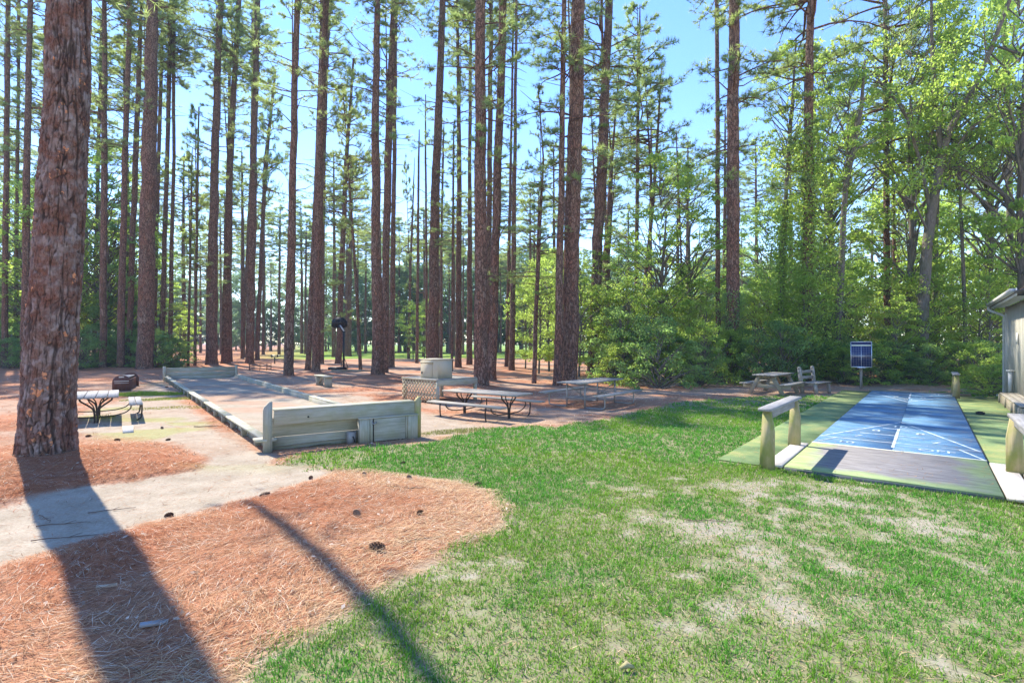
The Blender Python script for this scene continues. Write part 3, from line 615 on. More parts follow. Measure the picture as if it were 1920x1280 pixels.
# a broad forked tree by the court's far end
def forked():
    d = F*H/(714-YH); b = at_depth(1727, 714, d); root = thing('broadleaf_tree', 'forked grey tree with spreading limbs beyond the blue court', 'tree', (b[0], b[1], 0))
    P = np.array([at_depth(x, y, d) for x, y in ((1727, 718), (1730, 600), (1738, 480), (1746, 400), (1758, 330), (1768, 285))])-[b[0], b[1], 0]; P[0, 2] = -.15
    k = d/F/2*.8; me = trunk_mesh('trunk', P, np.array([27, 23, 21, 20, 18, 17])*k, 28, .08, 0, 91, 'smooth_bark'); link('trunk', me, root)
    A = Acc(); tips = []
    def limb(pts, w0, w1, dd=0., twigs=10):
        Q = np.array([at_depth(x, y, d) for x, y in pts])-[b[0], b[1], 0]; t = np.linspace(0, 1, len(Q)); Q[:, 1] += t*dd; A.tube(Q, (w0+(w1-w0)*t)*k, 8); 
        for j in range(twigs):
            ts = rng.uniform(.25, 1); p = np.array([np.interp(ts, t, Q[:, q]) for q in range(3)]); v = nrm(unit(1)[0]+np.array([0, 0, .4])); l = rng.uniform(.8, 2.6)
            tt = np.linspace(0, 1, 4)[:, None]; q = p+tt*v*l+tt*tt*np.array([0, 0, -.2*l]); A.tube(q, np.array([.035, .025, .015, .008]), 4); tips.extend([q[-1], q[2], q[-1]+unit(1)[0]*.5])
    limb([(1766, 290), (1778, 240), (1800, 195), (1815, 165), (1838, 100), (1868, 10), (1880, -80)], 15, 6, -1)
    limb([(1766, 290), (1768, 220), (1772, 120), (1780, 40), (1790, -60)], 13, 5, 1.5)
    limb([(1745, 400), (1735, 310), (1715, 215), (1690, 160), (1660, 120)], 9, 3, 1)
    limb([(1760, 330), (1800, 250), (1850, 215), (1920, 190)], 8, 3, -1.5)
    limb([(1742, 440), (1700, 385), (1650, 370)], 6, 2, -1, 8); limb([(1752, 370), (1800, 320), (1870, 300)], 6, 2, 1, 8)
    tp = np.array(tips); n = 9000; kk = rng.integers(0, len(tp), n); o = unit(n)*(rng.uniform(0, 1, (n, 1))**.5)*.75; o[:, 2] *= .5
    A.leaves(tp[kk]+o, .13); link('crown', A.mesh('crown', 'smooth_bark', 'bright_leaf'), root)
forked()
# vines round trunks
def vine(label, zlo, zhi, n, rad, leaf='bright_leaf', size=.12):
    root, P, R, d = PINES[label]; A = Acc(); z = zlo+(zhi-zlo)*rng.uniform(0, 1, n)**1.15
    cz = rng.uniform(zlo, zhi, 46); cr_ = rng.uniform(.35, 1.25, 46)*rad; k = np.argmin(np.abs(z[:, None]-cz[None]-rng.normal(size=(n, 1))*.35), 1)
    a = rng.uniform(0, 6.28, n); r = np.interp(z, P[:, 2], R)+.02+cr_[k]*rng.uniform(0, 1, n)**2.
    c = np.stack([np.interp(z, P[:, 2], P[:, 0])+np.cos(a)*r, np.interp(z, P[:, 2], P[:, 1])+np.sin(a)*r, z], 1); A.leaves(c, size, .3)
    for j in range(5):
        zz = np.linspace(0, zhi, 14); aa = j*1.3+np.sin(zz*.6+j)*.8; rr = np.interp(zz, P[:, 2], R)+.03
        A.tube(np.stack([np.interp(zz, P[:, 2], P[:, 0])+np.cos(aa)*rr, np.interp(zz, P[:, 2], P[:, 1])+np.sin(aa)*rr, zz], 1), np.full(14, .02), 4)
    link('ivy', A.mesh('ivy', 'smooth_bark', leaf), root)
vine('tall vine-draped pine among the bright leaves', .3, 13, 14000, 1.9, 'bright_leaf', .14)
vine('thin dark vine-wrapped stem beside the vine-draped pine', .3, 9.5, 9000, 1.6, 'bright_leaf', .13)
vine('thick pine with ivy climbing round its foot', .1, 4.6, 4200, .75, 'deep_leaf', .11)
vine('dark vine-hung pine behind the tall pine at the bushes', 1.5, 7, 1800, .5, 'deep_leaf')
vine('thin dead stem standing in the vine-covered bushes', .5, 7.2, 5000, 1.15, 'deep_leaf', .13)
vine('crooked thin tree crossing behind the leaning dark tree', 2, 9, 1500, .6)

# ------------------------------------------------------------------ woods round about: single trees, copies sharing their meshes
def proto_tree(name, crowns, trunkH, r, crown_z, bark):
    out = []
    for k, cm in enumerate(crowns):
        P = np.array([[0, 0, -.2], [rng.uniform(-.2, .2), rng.uniform(-.2, .2), trunkH*.5], [rng.uniform(-.3, .3), rng.uniform(-.3, .3), trunkH]])
        out.append((name, trunk_mesh('trunk', P, np.array([r, r*.75, r*.2]), 10, .45, 0, 300+k, bark), cm, (P[1, 0], P[1, 1], crown_z)))
    return out
PP = proto_tree('pine_tree', PC, 27, .27, 16.5, 'pine_bark'); PB = proto_tree('broadleaf_tree', BLC, 8.5, .14, 2.6, 'smooth_bark')
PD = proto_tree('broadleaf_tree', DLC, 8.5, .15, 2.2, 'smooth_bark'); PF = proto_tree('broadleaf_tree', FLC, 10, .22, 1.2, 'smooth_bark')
PS = proto_tree('sapling', SAP, 4.5, .05, .7, 'smooth_bark')
MARKS = [(87, 'massive pine'), (193, 'straight slim pine'), (271, 'thick grey-brown pine'), (315, 'reddish post'), (359, 'two thin young pines'), (410, 'stout touching pair'), (470, 'swollen-footed pine'), (540, 'lone sunlit pine'), (592, 'plank bench pine'),
    (640, 'basketball hoop'), (708, 'tall straw pine'), (745, 'lattice counter'), (812, 'cabinet pine'), (859, 'straight dark pine'), (903, 'counter pine'), (957, 'parallel pair'), (1005, 'forked sapling'), (1066, 'twin pine'), (1110, 'bush-side pine'), (1200, 'slender gap pines'),
    (1285, 'vine-covered stem'), (1373, 'ivy-footed pine'), (1450, 'brown picnic table'), (1512, 'vine-draped pine'), (1570, 'leaning dark tree'), (1614, 'solar panel'), (1664, 'straight grey pine'), (1727, 'forked grey tree'), (1810, 'overhanging slim tree'), (1885, 'shed')]
def between(px):
    b = [n for p_, n in MARKS if p_ >= px]; a_ = [n for p_, n in MARKS if p_ < px]
    if not b: return 'beyond the shed corner'
    if not a_: return 'out past the massive pine'
    return 'between the %s and the %s' % (a_[-1], b[0])
def put(protos, x, y, s, label, group, sz=None, px=None, wd=1.):
    if px is not None: label = label+' '+between(px)
    nm, tm, cm, cp = protos[rng.integers(0, len(protos))]
    root = thing(nm, label, 'tree', (x, y, 0), rng.uniform(0, 6.28), group); root.scale = (s, s, s*(sz or 1))
    link('trunk', tm, root); link('crown', cm, root, cp, (0, 0, 0), (wd, wd, 1))
def pxd(px, d): return (px-960)*d/F
# across the field
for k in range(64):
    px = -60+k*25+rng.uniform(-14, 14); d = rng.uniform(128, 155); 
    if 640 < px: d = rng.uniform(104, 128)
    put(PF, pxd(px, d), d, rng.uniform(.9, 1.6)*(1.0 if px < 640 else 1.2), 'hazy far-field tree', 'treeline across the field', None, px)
for k in range(46):
    px = -40+k*33+rng.uniform(-14, 14); d = rng.uniform(140, 185)
    put(PP, pxd(px, d), d, rng.uniform(.95, 1.35), 'distant pine', 'pines above the far treeline', None, px, 1.5)
# mid-distance pines whose crowns fill the sky between the trunks
for k in range(38):
    px = 320+k*18.5+rng.uniform(-9, 9); d = rng.uniform(64, 104)
    if abs(px-560) < 60 or abs(px-760) < 30: d += 25
    put(PP, pxd(px, d), d, rng.uniform(.72, 1.1), 'slim field-edge pine', 'slim pines along the field edge', None, px, 1.45)
# shaded wood past the massive pine
for k in range(30):
    px = -260+k*19+rng.uniform(-12, 12); d = rng.uniform(42, 66)
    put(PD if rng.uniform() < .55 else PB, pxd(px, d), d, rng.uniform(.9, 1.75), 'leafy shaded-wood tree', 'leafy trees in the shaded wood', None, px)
for k in range(24):
    px = -330+k*26+rng.uniform(-12, 12); d = rng.uniform(45, 85)
    put(PP, pxd(px, d), d, rng.uniform(.9, 1.2), 'tall shaded-wood pine', 'tall pines in the shaded wood', None, px)
# bright wood behind the bushes and the court
for k in range(38):
    px = 985+k*29+rng.uniform(-16, 16); d = rng.uniform(30, 66)
    if px < 1040: d += 12
    put(PB if rng.uniform() < .75 else PD, pxd(px, d), d, rng.uniform(.6, 1.2), 'sunlit broadleaf tree', 'broadleaf trees in the bright wood', None, px)
for k in range(26):
    px = 1000+k*43+rng.uniform(-14, 14); d = rng.uniform(46, 95)
    put(PP, pxd(px, d), d, rng.uniform(.8, 1.15), 'pine of the bright wood', 'pines in the bright wood', None, px)
for k in range(40):
    px = 1120+k*21+rng.uniform(-10, 10); d = rng.uniform(25.5, 34)
    put(PS, pxd(px, d), d, rng.uniform(.7, 1.35)*(.75 if px < 1350 else 1), 'yellow-green edge sapling', 'saplings at the wood edge', None, px)
for px, d, s in ((1010, 33, 1.3), (1030, 36, 1.5), (985, 40, 1.2), (1085, 30, 1.3), (1050, 42, 1.7), (335, 46, 1.0), (345, 49, .9), (775, 60, 1.2), (795, 64, 1.3)):
    put(PS, pxd(px, d), d, s, 'sunlit sapling among the trunks', 'sunlit saplings between the trunks', None, px)
# tall leafy crowns overhead near the shed
for px, d, s, z in ((1560, 31, 1.4, 1.3), (1700, 29, 1.3, 1.5), (1850, 30, 1.4, 1.4), (1920, 26, 1.4, 1.5)):
    put(PB, pxd(px, d), d, s, 'high-crowned broadleaf tree', 'high leafy trees near the shed', z, px)
# shrubs
def shrub(px, d, s, label, group, k=None, sz=1.):
    k = rng.integers(0, 4) if k is None else k
    o = link('shrub', SHR[k], None, (pxd(px, d), d, -.05), (0, 0, rng.uniform(0, 6.28)), (s, s, s*sz)); tag(o, label, 'shrub', group)
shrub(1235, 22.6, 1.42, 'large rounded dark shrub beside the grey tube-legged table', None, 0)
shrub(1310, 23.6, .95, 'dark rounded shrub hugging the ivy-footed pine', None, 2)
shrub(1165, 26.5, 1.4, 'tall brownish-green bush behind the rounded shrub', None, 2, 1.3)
for k in range(30):
    px = 1150+k*24+rng.uniform(-9, 9); d = rng.uniform(24.2, 27.5)
    if px > 1790: d = rng.uniform(22, 25)
    shrub(px, d, rng.uniform(.75, 1.25), 'tangled edge shrub '+between(px), 'shrubs along the wood edge', None, rng.uniform(.8, 1.4))
for k in range(26):
    px = -220+k*22+rng.uniform(-9, 9); d = rng.uniform(38, 46)
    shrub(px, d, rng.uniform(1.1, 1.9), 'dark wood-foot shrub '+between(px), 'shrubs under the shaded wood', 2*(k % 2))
for (px, py, s, lab) in ((1862, 738, .72, 'low bright leafy plant spreading before the shed corner'), (1842, 730, .6, 'low leafy plant spilling towards the far rail bench'), (1880, 742, .6, 'low leafy plant against the end of the shed deck'), (1870, 728, .85, 'taller leafy plant under the shed eave')):
    p = G(px, py); o = link('shrub', SHR[1], None, (p[0], p[1], -.03), (0, 0, rng.uniform(0, 6)), (s*1.2, s*1.2, s*.75)); tag(o, lab, 'plant', 'low plants by the shed')

# ------------------------------------------------------------------ straw, grass, litter (stuff nobody could count)
def inside_things(x, y):
    u, v = suv(x, y); c = (u > -.03) & (u < 16.6) & (v > -1.0) & (v < 4.6)
    return c | (sdf(x, y, BOC) < .03)
def straw(n, x0, x1, y0, y1, L, w, dens=None):
    x = rng.uniform(x0, x1, n); y = rng.uniform(y0-.8, y1+.8, n); yj = y+rng.normal(size=n)*.7; m = (np.abs(x) < y*1.12+1.2) & (yj > y0) & (yj < y1); x, y = x[m], y[m]
    s = straw_amt(x, y); keep = (rng.uniform(0, 1, len(x)) < np.maximum(s, .05)) & ~inside_things(x, y); x, y, s = x[keep], y[keep], s[keep]; N = len(x)
    z = gz(x, y)+rng.uniform(.002, .035, N)*s**2+.004
    flow = fbm(x*.8, y*.8, 51)*6+.6; a = flow+rng.normal(size=N)*.75; el = rng.normal(size=N)*.16
    d = np.stack([np.cos(a)*np.cos(el), np.sin(a)*np.cos(el), np.sin(el)], 1); sd = np.stack([-np.sin(a), np.cos(a), 0*a], 1)
    l = (rng.uniform(.55, 1.2, N)*L)[:, None]; c = np.stack([x, y, z], 1); b = sd*(rng.normal(size=(N, 1))*.055)*l
    ww = (w*rng.uniform(.6, 1.4, N))[:, None]
    a0, a1, a2 = c-d*l/2, c+b, c+d*l/2
    g = gz(a0[:, 0], a0[:, 1]); a0[:, 2] = np.maximum(a0[:, 2], g+.003); g = gz(a2[:, 0], a2[:, 1]); a2[:, 2] = np.maximum(a2[:, 2], g+.003)
    V = np.stack([a0, a1-sd*ww/2, a1+sd*ww/2, a2], 1).reshape(-1, 3)
    sg = sdf(x, y, GRASS); t = rng.uniform(0, 1, N)
    tan = np.clip(sst(1.9, .0, sg+(fbm(x*.9, y*.9, 61)-.5)*2.2)*sst(-6.5, -1, x)*1.0+(x > 1.5)*.7, 0, 1)
    lt = sst(.42, .62, fbm(x*1.1, y*1.6, 67, 3))[:, None]
    red = np.stack([.28+.27*t, .090+.155*t, .042+.085*t], 1)*(1-.4*lt)+.4*lt*np.array([.56, .37, .21]); tn = np.stack([.46+.28*t, .30+.24*t, .15+.17*t], 1); pale = np.array([.68, .56, .41])
    col = red*(1-tan[:, None])+tn*tan[:, None]; pl = rng.uniform(0, 1, N) < .17; col[pl] = pale*rng.uniform(.8, 1.05, (pl.sum(), 1))
    dk = rng.uniform(0, 1, N) < .26; col[dk] *= .42
    col = np.repeat(np.concatenate([col, np.ones((N, 1))], 1), 4, 0); return V, col, N
parts = [straw(270000, -7.5, 3.5, 1.0, 7.6, .16, .0034), straw(110000, -13, 4, 7, 13, .18, .0055), straw(80000, -28, 20, 12, 30, .3, .014)]
V = np.concatenate([p[0] for p in parts]); col = np.concatenate([p[1] for p in parts]); N = len(V)//4
q = np.arange(N)*4
o = link('pine_straw', mk('pine_straw', V, [np.stack([q, q+1, q+3, q+2], 1)], ['straw_needle'], None, {'col': col})); tag(o, kind='stuff')
def grass(n, x0, x1, y0, y1, h, w, tall=0):
    m_ = n//7; x = np.repeat(rng.uniform(x0, x1, m_), 7); y = np.repeat(rng.uniform(y0-.8, y1+.8, m_), 7); tu = np.repeat(rng.uniform(0, 1, m_), 7); n = len(x); ox = rng.normal(size=n)*.026; oy = rng.normal(size=n)*.026; x = x+ox; y = y+oy; yj = y+rng.normal(size=n)*.7; m = (np.abs(x) < y*1.12+1.2) & (yj > y0) & (yj < y1); x, y, ox, oy, tu = x[m], y[m], ox[m], oy[m], tu[m]
    s = sdf(x, y, GRASS)+(fbm(x*2.2, y*2.2, 71)-.5)*.55
    v = lawn_v(x, y)
    den = .34+.66*sst(.29, .47, v); den *= sst(.15, -.15, s)
    k = (rng.uniform(0, 1, len(x)) < den) & ~inside_things(x, y); x, y, den, ox, oy, tu = x[k], y[k], den[k], ox[k], oy[k], tu[k]; N = len(x)
    z = gz(x, y); a = np.arctan2(oy, ox)+rng.normal(size=N)*.7; le = rng.uniform(.2, 1.35, N); hh = h*rng.uniform(.5, 1.3, N)*(.55+.5*den)*(.65+.8*tu**2)*(.75+.6*fbm(x*4, y*4, 97, 2))
    tip = np.stack([np.cos(a)*np.sin(le), np.sin(a)*np.sin(le), np.cos(le)], 1)*hh[:, None]; sd = np.stack([-np.sin(a), np.cos(a), 0*a], 1)*(w*rng.uniform(.6, 1.4, N))[:, None]/2
    c = np.stack([x, y, z-.003], 1); md = c+tip*.55+np.array([0, 0, 1])*(hh*.12)[:, None]
    V = np.stack([c-sd, c+sd, md+sd*.8, md-sd*.8, c+tip], 1).reshape(-1, 3)
    t = rng.uniform(0, 1, N); yl = sst(.45, .7, fbm(x*.7, y*.7, 91, 3)); 
    t = .6*t+.4*tu; base = np.stack([.06+.085*t+.07*yl, .19+.20*t+.03*yl, .022+.03*t], 1)
    dry = rng.uniform(0, 1, N) < .10+.30*(1-den); base[dry] = np.array([.50, .42, .24])*rng.uniform(.7, 1.15, (dry.sum(), 1))
    col = np.repeat(np.concatenate([base, np.ones((N, 1))], 1), 5, 0); return V, col
parts = [grass(220000, -2.2, 5.6, 1.2, 4.6, .042, .0058), grass(280000, -2.5, 8.5, 4.4, 8.2, .043, .0078), grass(260000, -5, 13, 8, 15, .055, .013), grass(60000, 0, 18, 14.5, 22, .06, .02)]
V = np.concatenate([p[0] for p in parts]); col = np.concatenate([p[1] for p in parts]); N = len(V)//5; q = np.arange(N)*5
o = link('grass', mk('grass', V, [np.stack([q, q+1, q+2, q+3], 1), np.stack([q+3, q+2, q+4], 1)], ['grass_blade'], None, {'col': col})); tag(o, kind='stuff')
# small green patch near the arched rack and weeds along edges
def weeds(cx, cy, rx, ry, n, h, w, colr, rot=0.):
    a = rng.uniform(0, 6.28, n); r = np.sqrt(rng.uniform(0, 1, n)); x0 = np.cos(a)*r*rx; y0 = np.sin(a)*r*ry
    x = cx+x0*math.cos(rot)-y0*math.sin(rot); y = cy+x0*math.sin(rot)+y0*math.cos(rot); z = gz(x, y); a = rng.uniform(0, 6.28, n); le = rng.uniform(.1, .9, n); hh = h*rng.uniform(.5, 1.2, n)*(1.1-r*.6)
    tip = np.stack([np.cos(a)*np.sin(le), np.sin(a)*np.sin(le), np.cos(le)], 1)*hh[:, None]; sd = np.stack([-np.sin(a), np.cos(a), 0*a], 1)*w/2; c = np.stack([x, y, z], 1)
    return np.stack([c-sd, c+sd, c+tip], 1).reshape(-1, 3), np.repeat(np.array([colr])*rng.uniform(.7, 1.3, (n, 1)), 3, 0)
ws = [weeds(*G(262, 740), 2.0, .55, 5000, .14, .02, (.2, .3, .05), .2), weeds(*G(320, 748), 1.6, .5, 1500, .08, .02, (.25, .28, .06), .3), weeds(*G(330, 765), 1.5, .4, 900, .05, .02, (.32, .3, .07), .2),
      weeds(*G(197, 784), .25, .25, 200, .1, .012, (.3, .32, .05)), weeds(*G(860, 808), .9, .3, 1200, .1, .01, (.24, .26, .07), .4),
      weeds(*G(680, 828), 1.6, .18, 700, .07, .008, (.2, .25, .06), .5), weeds(*G(1900, 950), 1.2, .15, 500, .12, .008, (.15, .25, .04), -.6), weeds(*G(1650, 918), 2.2, .12, 900, .08, .008, (.17, .26, .05), -.7), weeds(*G(1430, 884), .4, .2, 300, .1, .008, (.15, .25, .04))]
V = np.concatenate([p[0] for p in ws]); col = np.concatenate([p[1] for p in ws]); col = np.concatenate([col, np.ones((len(col), 1))], 1)
o = link('weeds', mk('weeds', V, [np.arange(len(V)).reshape(-1, 3)], ['grass_blade'], None, {'col': col})); tag(o, kind='stuff')
def court_needles(n):
    u = rng.uniform(.05, 16, n); v = rng.uniform(-.95, 3.6, n); k = fbm(u*.8, v*1.4, 23, 3) > .5; u, v = u[k], v[k]; N = len(u)
    c = np.stack([SA[0]+U2[0]*u+V2[0]*v, SA[1]+U2[1]*u+V2[1]*v, np.where((v > 0) & (v < CW), .098, .055)], 1); a = rng.uniform(0, 6.28, N); l = rng.uniform(.06, .15, (N, 1))
    d = np.stack([np.cos(a), np.sin(a), 0*a], 1); sd = np.stack([-np.sin(a), np.cos(a), 0*a], 1)*.004
    return np.stack([c-d*l/2-sd, c-d*l/2+sd, c+d*l/2+[0, 0, .004]], 1).reshape(-1, 3)
V = court_needles(2600); col = np.repeat(np.concatenate([np.array([[.34, .2, .1]])*rng.uniform(.5, 1.5, (len(V)//3, 1)), np.ones((len(V)//3, 1))], 1), 3, 0)
o = link('needle_litter', mk('needle_litter', V, [np.arange(len(V)).reshape(-1, 3)], ['straw_needle'], None, {'col': col})); tag(o, kind='stuff')
# dead leaves and flakes of bark in the straw
x = rng.uniform(-8, 3, 2600); y = rng.uniform(2.4, 13, 2600); s_ = straw_amt(x, y); k = (rng.uniform(0, 1, 2600) < s_*.8) & ~inside_things(x, y); x, y = x[k], y[k]; A = Acc()
A.leaves(np.stack([x, y, gz(x, y)+.025], 1), .05, 2.2, .5)
V = np.concatenate(A.V); t = np.concatenate(A.rnd)[:, None]; col = np.concatenate([np.array([.3, .2, .13])*(1-t)+np.array([.68, .55, .42])*t, np.ones((len(V), 1))], 1)
o = link('leaf_litter', mk('leaf_litter', V, A.LQ, ['straw_needle'], None, {'col': col})); tag(o, kind='stuff')

# ================================================================== built things
def wz(px, py): p = G(px, py); return np.array([p[0], p[1], gz1(p[0], p[1])])
def rotz(a): return np.array([[math.cos(a), -math.sin(a), 0], [math.sin(a), math.cos(a), 0], [0, 0, 1]])
# ---- bocce court
def bocce():
    o = np.array([BA[0], BA[1], 0.]); root = thing('bocce_court', 'sage wooden bocce court with sand bed, side rails, end walls and a storage box', 'bocce court', tuple(o))
    A, B, Cc, D = [np.array([p[0], p[1], 0.])-o for p in (BA, BB, BC, BD)]; Z = np.array([0, 0, 1.])
    w = nrm(B-A); u = nrm(D-A); fw = -np.array([-w[1], w[0], 0]); WL = np.linalg.norm(B-A)      # fw: towards the viewer
    # sand bed
    n = 40; s, t = np.meshgrid(np.linspace(.02, .98, n), np.linspace(.005, .995, 120)); P = (A*(1-s[..., None])+B*s[..., None])*(1-t[..., None])+(D*(1-s[..., None])+Cc*s[..., None])*t[..., None]
    x, y = P[..., 0].ravel()+o[0], P[..., 1].ravel()+o[1]; z = .07+(fbm(x*.8, y*.8, 5)-.5)*.06+.10*sst(.9, 1., s.ravel())*sst(.85, 1, t.ravel())
    i = np.arange(n*120).reshape(120, n); V = np.stack([P[..., 0].ravel(), P[..., 1].ravel(), z], 1)
    st = sst(.5, .66, fbm(x*.5, y*1.1, 93))*.38
    sd = link('sand_bed', mk('sand_bed', V, [np.stack([i[:-1, :-1], i[:-1, 1:], i[1:, 1:], i[1:, :-1]], -1).reshape(-1, 4)], ['ground_soil'], None, {'strawy': st, 'grassy': z*0, 'fieldy': z*0, 'mossy': z*0, 'barey': z*0}, True), root)
    # rails: cap boards in lengths, face boards, stakes
    def rail(P0, P1, out, nseg, nst):
        d = P1-P0
        for k in range(nseg):
            a = P0+d*(k/nseg+.0006); b = P0+d*((k+1)/nseg-.0006)
            MB().bar(a+out*.03+Z*.225, b+out*.03+Z*.225, .17, .042).part('cap_plank', 'sage_top', root)
            MB().bar(a-out*.05+Z*.09, b-out*.05+Z*.09, .035, .225).part('side_plank', 'sage_wood', root)
        m = MB().box((0, 0, 0), (.045, .11, .26)).mesh('stake', 'sage_wood')
        for k in range(nst):
            q = P0+d*((k+.55)/nst)+out*.045; link('stake', m, root, tuple(q+Z*.072), (0, 0, math.atan2(out[1], out[0])-math.pi/2))
    outL = -nrm(np.cross(u, Z)*1.); outL = outL if outL@w < 0 else -outL
    rail(A+u*.1, D-u*.1, outL, 6, 18); rail(B+u*.4, Cc-u*.1, -outL, 6, 14)
    MB().prism([(-.32, -.17), (.0, -.17), (.0, .17), (-.26, .17), (-.32, .1)], 'z', .045, o=(0, 0, 0), R=np.stack([u, np.cross(Z, u), Z], 1)).part('cap_end', 'sage_top', root, loc=tuple(A+outL*.05+Z*.225+u*.28))
    # posts with a shaped top
    def post(P, top, mat, dx):
        pr = [(-.075, 0), (.075, 0), (.075, top), (.03, top), (-.02, top-.06), (-.06, top-.1), (-.075, top-.16)]
        if dx < 0: pr = [(-a, b) for a, b in pr]
        R = np.stack([w, -fw, Z], 1); MB().prism(pr, 'y', .09, R=R).part('post', mat, root, loc=tuple(P))
    post(A-w*.03+fw*.0, .93, 'sage_wood', 1); post(B+w*.02, .86, 'mossy_post', 1)
    # front wall
    MB().bar(A+w*.07+fw*.02+Z*.63, B-w*.06+fw*.02+Z*.63, .09, .26).part('front_beam', 'sage_wood', root)
    MB().bar(A+w*.07-fw*.09+Z*.772, B-w*.06-fw*.09+Z*.772, .32, .022).part('top_cap', 'sage_top', root)
    for z0, z1 in ((-.02, .235), (.243, .60)): MB().bar(A+w*.05-fw*.2+Z*(z0+z1)/2, B-w*.05-fw*.2+Z*(z0+z1)/2, .035, z1-z0).part('back_plank', 'sage_wood', root)
    # storage box let into the front wall
    s0, s1 = .565, .992; P0, P1 = A+w*WL*s0, A+w*WL*s1; dd = .14; L = WL*(s1-s0); zt = .50
    def at(t, f, z): return P0+w*(t*L)+fw*f+Z*z
    MB().bar(at(-.01, .0+dd/2-.0, zt), at(1.01, dd/2, zt), dd+.07, .022).part('box_top', 'sage_top', root)
    MB().bar(at(0, dd/2-.0, .24), at(.012, dd/2-.0, .24), dd-.002, .49).part('box_side', 'sage_wood', root)
    MB().bar(at(.988, dd/2, .24), at(1., dd/2, .24), dd-.002, .49).part('box_side', 'sage_wood', root)
    for a, b in ((.0, .165), (.17, .215), (.775, .81), (.815, 1.0)): MB().bar(at(a+.002, dd+.011, .24), at(b-.002, dd+.011, .24), .02, .495).part('box_board', 'sage_wood', root)
    door = MB().bar(at(.232, dd+.016, .255), at(.768, dd+.016, .255), .026, .45).part('box_door', 'sage_wood', root)
    MB().bar(at(.215, dd-.02, .24), at(.78, dd-.02, .24), .012, .47).part('door_recess', 'dark_gap', root)
    MB().tube([at(.205, dd+.03, .43), at(.2, dd+.05, .4), at(.225, dd+.055, .385), at(.255, dd+.05, .4), at(.26, dd+.035, .43)], .011, 6).part('latch', 'grey_metal', door)
    MB().tube([A+w*.66+fw*.065+Z*.61, A+w*.66+fw*.075+Z*.61], .018, 8).part('bolt_hole', 'dark_gap', root)
    # back wall
    for z0, z1, m in ((.0, .215, 'sage_wood'), (.225, .43, 'sage_wood'), (.44, .64, 'sage_wood')): MB().bar(D+Z*(z0+z1)/2+u*.02, Cc+Z*(z0+z1)/2+u*.02, .045, z1-z0).part('end_plank', m, root)
    MB().bar(D+Z*.655+u*.03, Cc+Z*.655+u*.03, .1, .025).part('end_cap', 'sage_top', root)
    for P in (D-w*.1, Cc+w*.06): MB().bar(P-Z*.05, P+Z*.76, .09, .11, up=(0, 1, 0)).part('end_post', 'sage_wood', root)
    MB().bar(D-w*.1-u*.35+Z*0, D-w*.1-u*.35+Z*.74, .09, .1, up=(0, 1, 0)).part('end_post', 'sage_wood', root)
    t = thing('concrete_block', 'small grey block lying in the gap under the bocce front wall', 'block', tuple(o+A+w*WL*.525-fw*.05+Z*.02), math.atan2(w[1], w[0])+.2)
    MB().box((0, 0, .1), (.16, .12, .22), bev=.02).part('block_body', 'stone_grey', t); MB().tube([(0, -.075, .13), (.02, -.09, .06), (.03, -.085, .02)], .012, 5).part('rope_loop', 'black_plastic', t)
bocce()
# ---- picnic tables
def planks(root, n, L, w, z, y0, gap, th, mat, name='plank', ex=None):
    m = MB().box((0, 0, 0), (L, w, th), bev=.008).mesh(name, mat)
    for k in range(n): link(name, m, root, (rng.uniform(-.012, .012), y0+(k-(n-1)/2)*(w+gap), z+rng.uniform(-.002, .002)))
def curve_pts(P, n=10):
    P = np.array(P, float); t = np.linspace(0, 1, len(P)); tt = np.linspace(0, 1, n*len(P)//2); o = []
    for q in range(3): o.append(np.interp(tt, t, P[:, q]))
    o = np.stack(o, 1)
    for _ in range(3): o[1:-1] = (o[:-2]+2*o[1:-1]+o[2:])/4
    return o
def iron_table(label, cx, cy, ang, L, W, hT, hB, off, mat, legx):
    root = thing('picnic_table', label, 'picnic table', (cx, cy, gz1(cx, cy)), ang, 'picnic tables in the clearing')
    n = 4; planks(root, n, L, (W-.012*(n-1))/n, hT-.02, 0, .012, .04, mat)
    for s in (-1, 1): planks(root, 2, L, .135, hB-.02, s*off, .01, .04, mat, 'seat_plank')
    for ex in (-1, 1):
        x = ex*legx
        for s in (-1, 1):
            MB().tube(curve_pts([(x, s*.03, -.03), (x, s*.03, .22), (x, s*.06, .34), (x, s*.2, .46), (x, s*.31, .54), (x, s*.32, hT-.04)]), .021, 8).part('table_leg', 'iron', root, True)
            MB().tube(curve_pts([(x, s*.02, .24), (x, s*.05, .40), (x, s*.14, .52), (x, s*.16, hT-.04)]), .016, 6).part('leg_scroll', 'iron', root, True)
            MB().tube(curve_pts([(x, s*(off+.08), hB-.045), (x, s*(off+.13), hB-.06), (x, s*(off+.13), .22), (x, s*(off+.11), .03), (x, s*(off+.02), -.02)]), .019, 8).part('bench_leg', 'iron', root, True)
            MB().tube(curve_pts([(x, s*(off-.10), hB-.045), (x, s*(off-.1), hB-.14), (x, s*(off-.2), .2), (x, s*(off-.4), .14), (x, s*.05, .12)]), .016, 6).part('bench_brace', 'iron', root, True)
        MB().bar((x, -W*.42, hT-.05), (x, W*.42, hT-.05), .04, .012).part('top_bracket', 'iron', root)
        for s in (-1, 1): MB().bar((x, s*(off-.12), hB-.045), (x, s*(off+.12), hB-.045), .04, .01).part('seat_bracket', 'iron', root)
    return root
iron_table('wooden picnic table on curved black iron legs between the bocce box and the lattice stand', -.72, 14.05, math.atan2(-.60, .8), 2.6, .8, .68, .42, .86, 'grey_wood', .8)
iron_table('pale weathered picnic table with curly iron legs half hidden by the massive pine', -10.85, 13.25, math.atan2(.79, -.61), 2.1, .9, .66, .44, .80, 'silver_wood', .7)
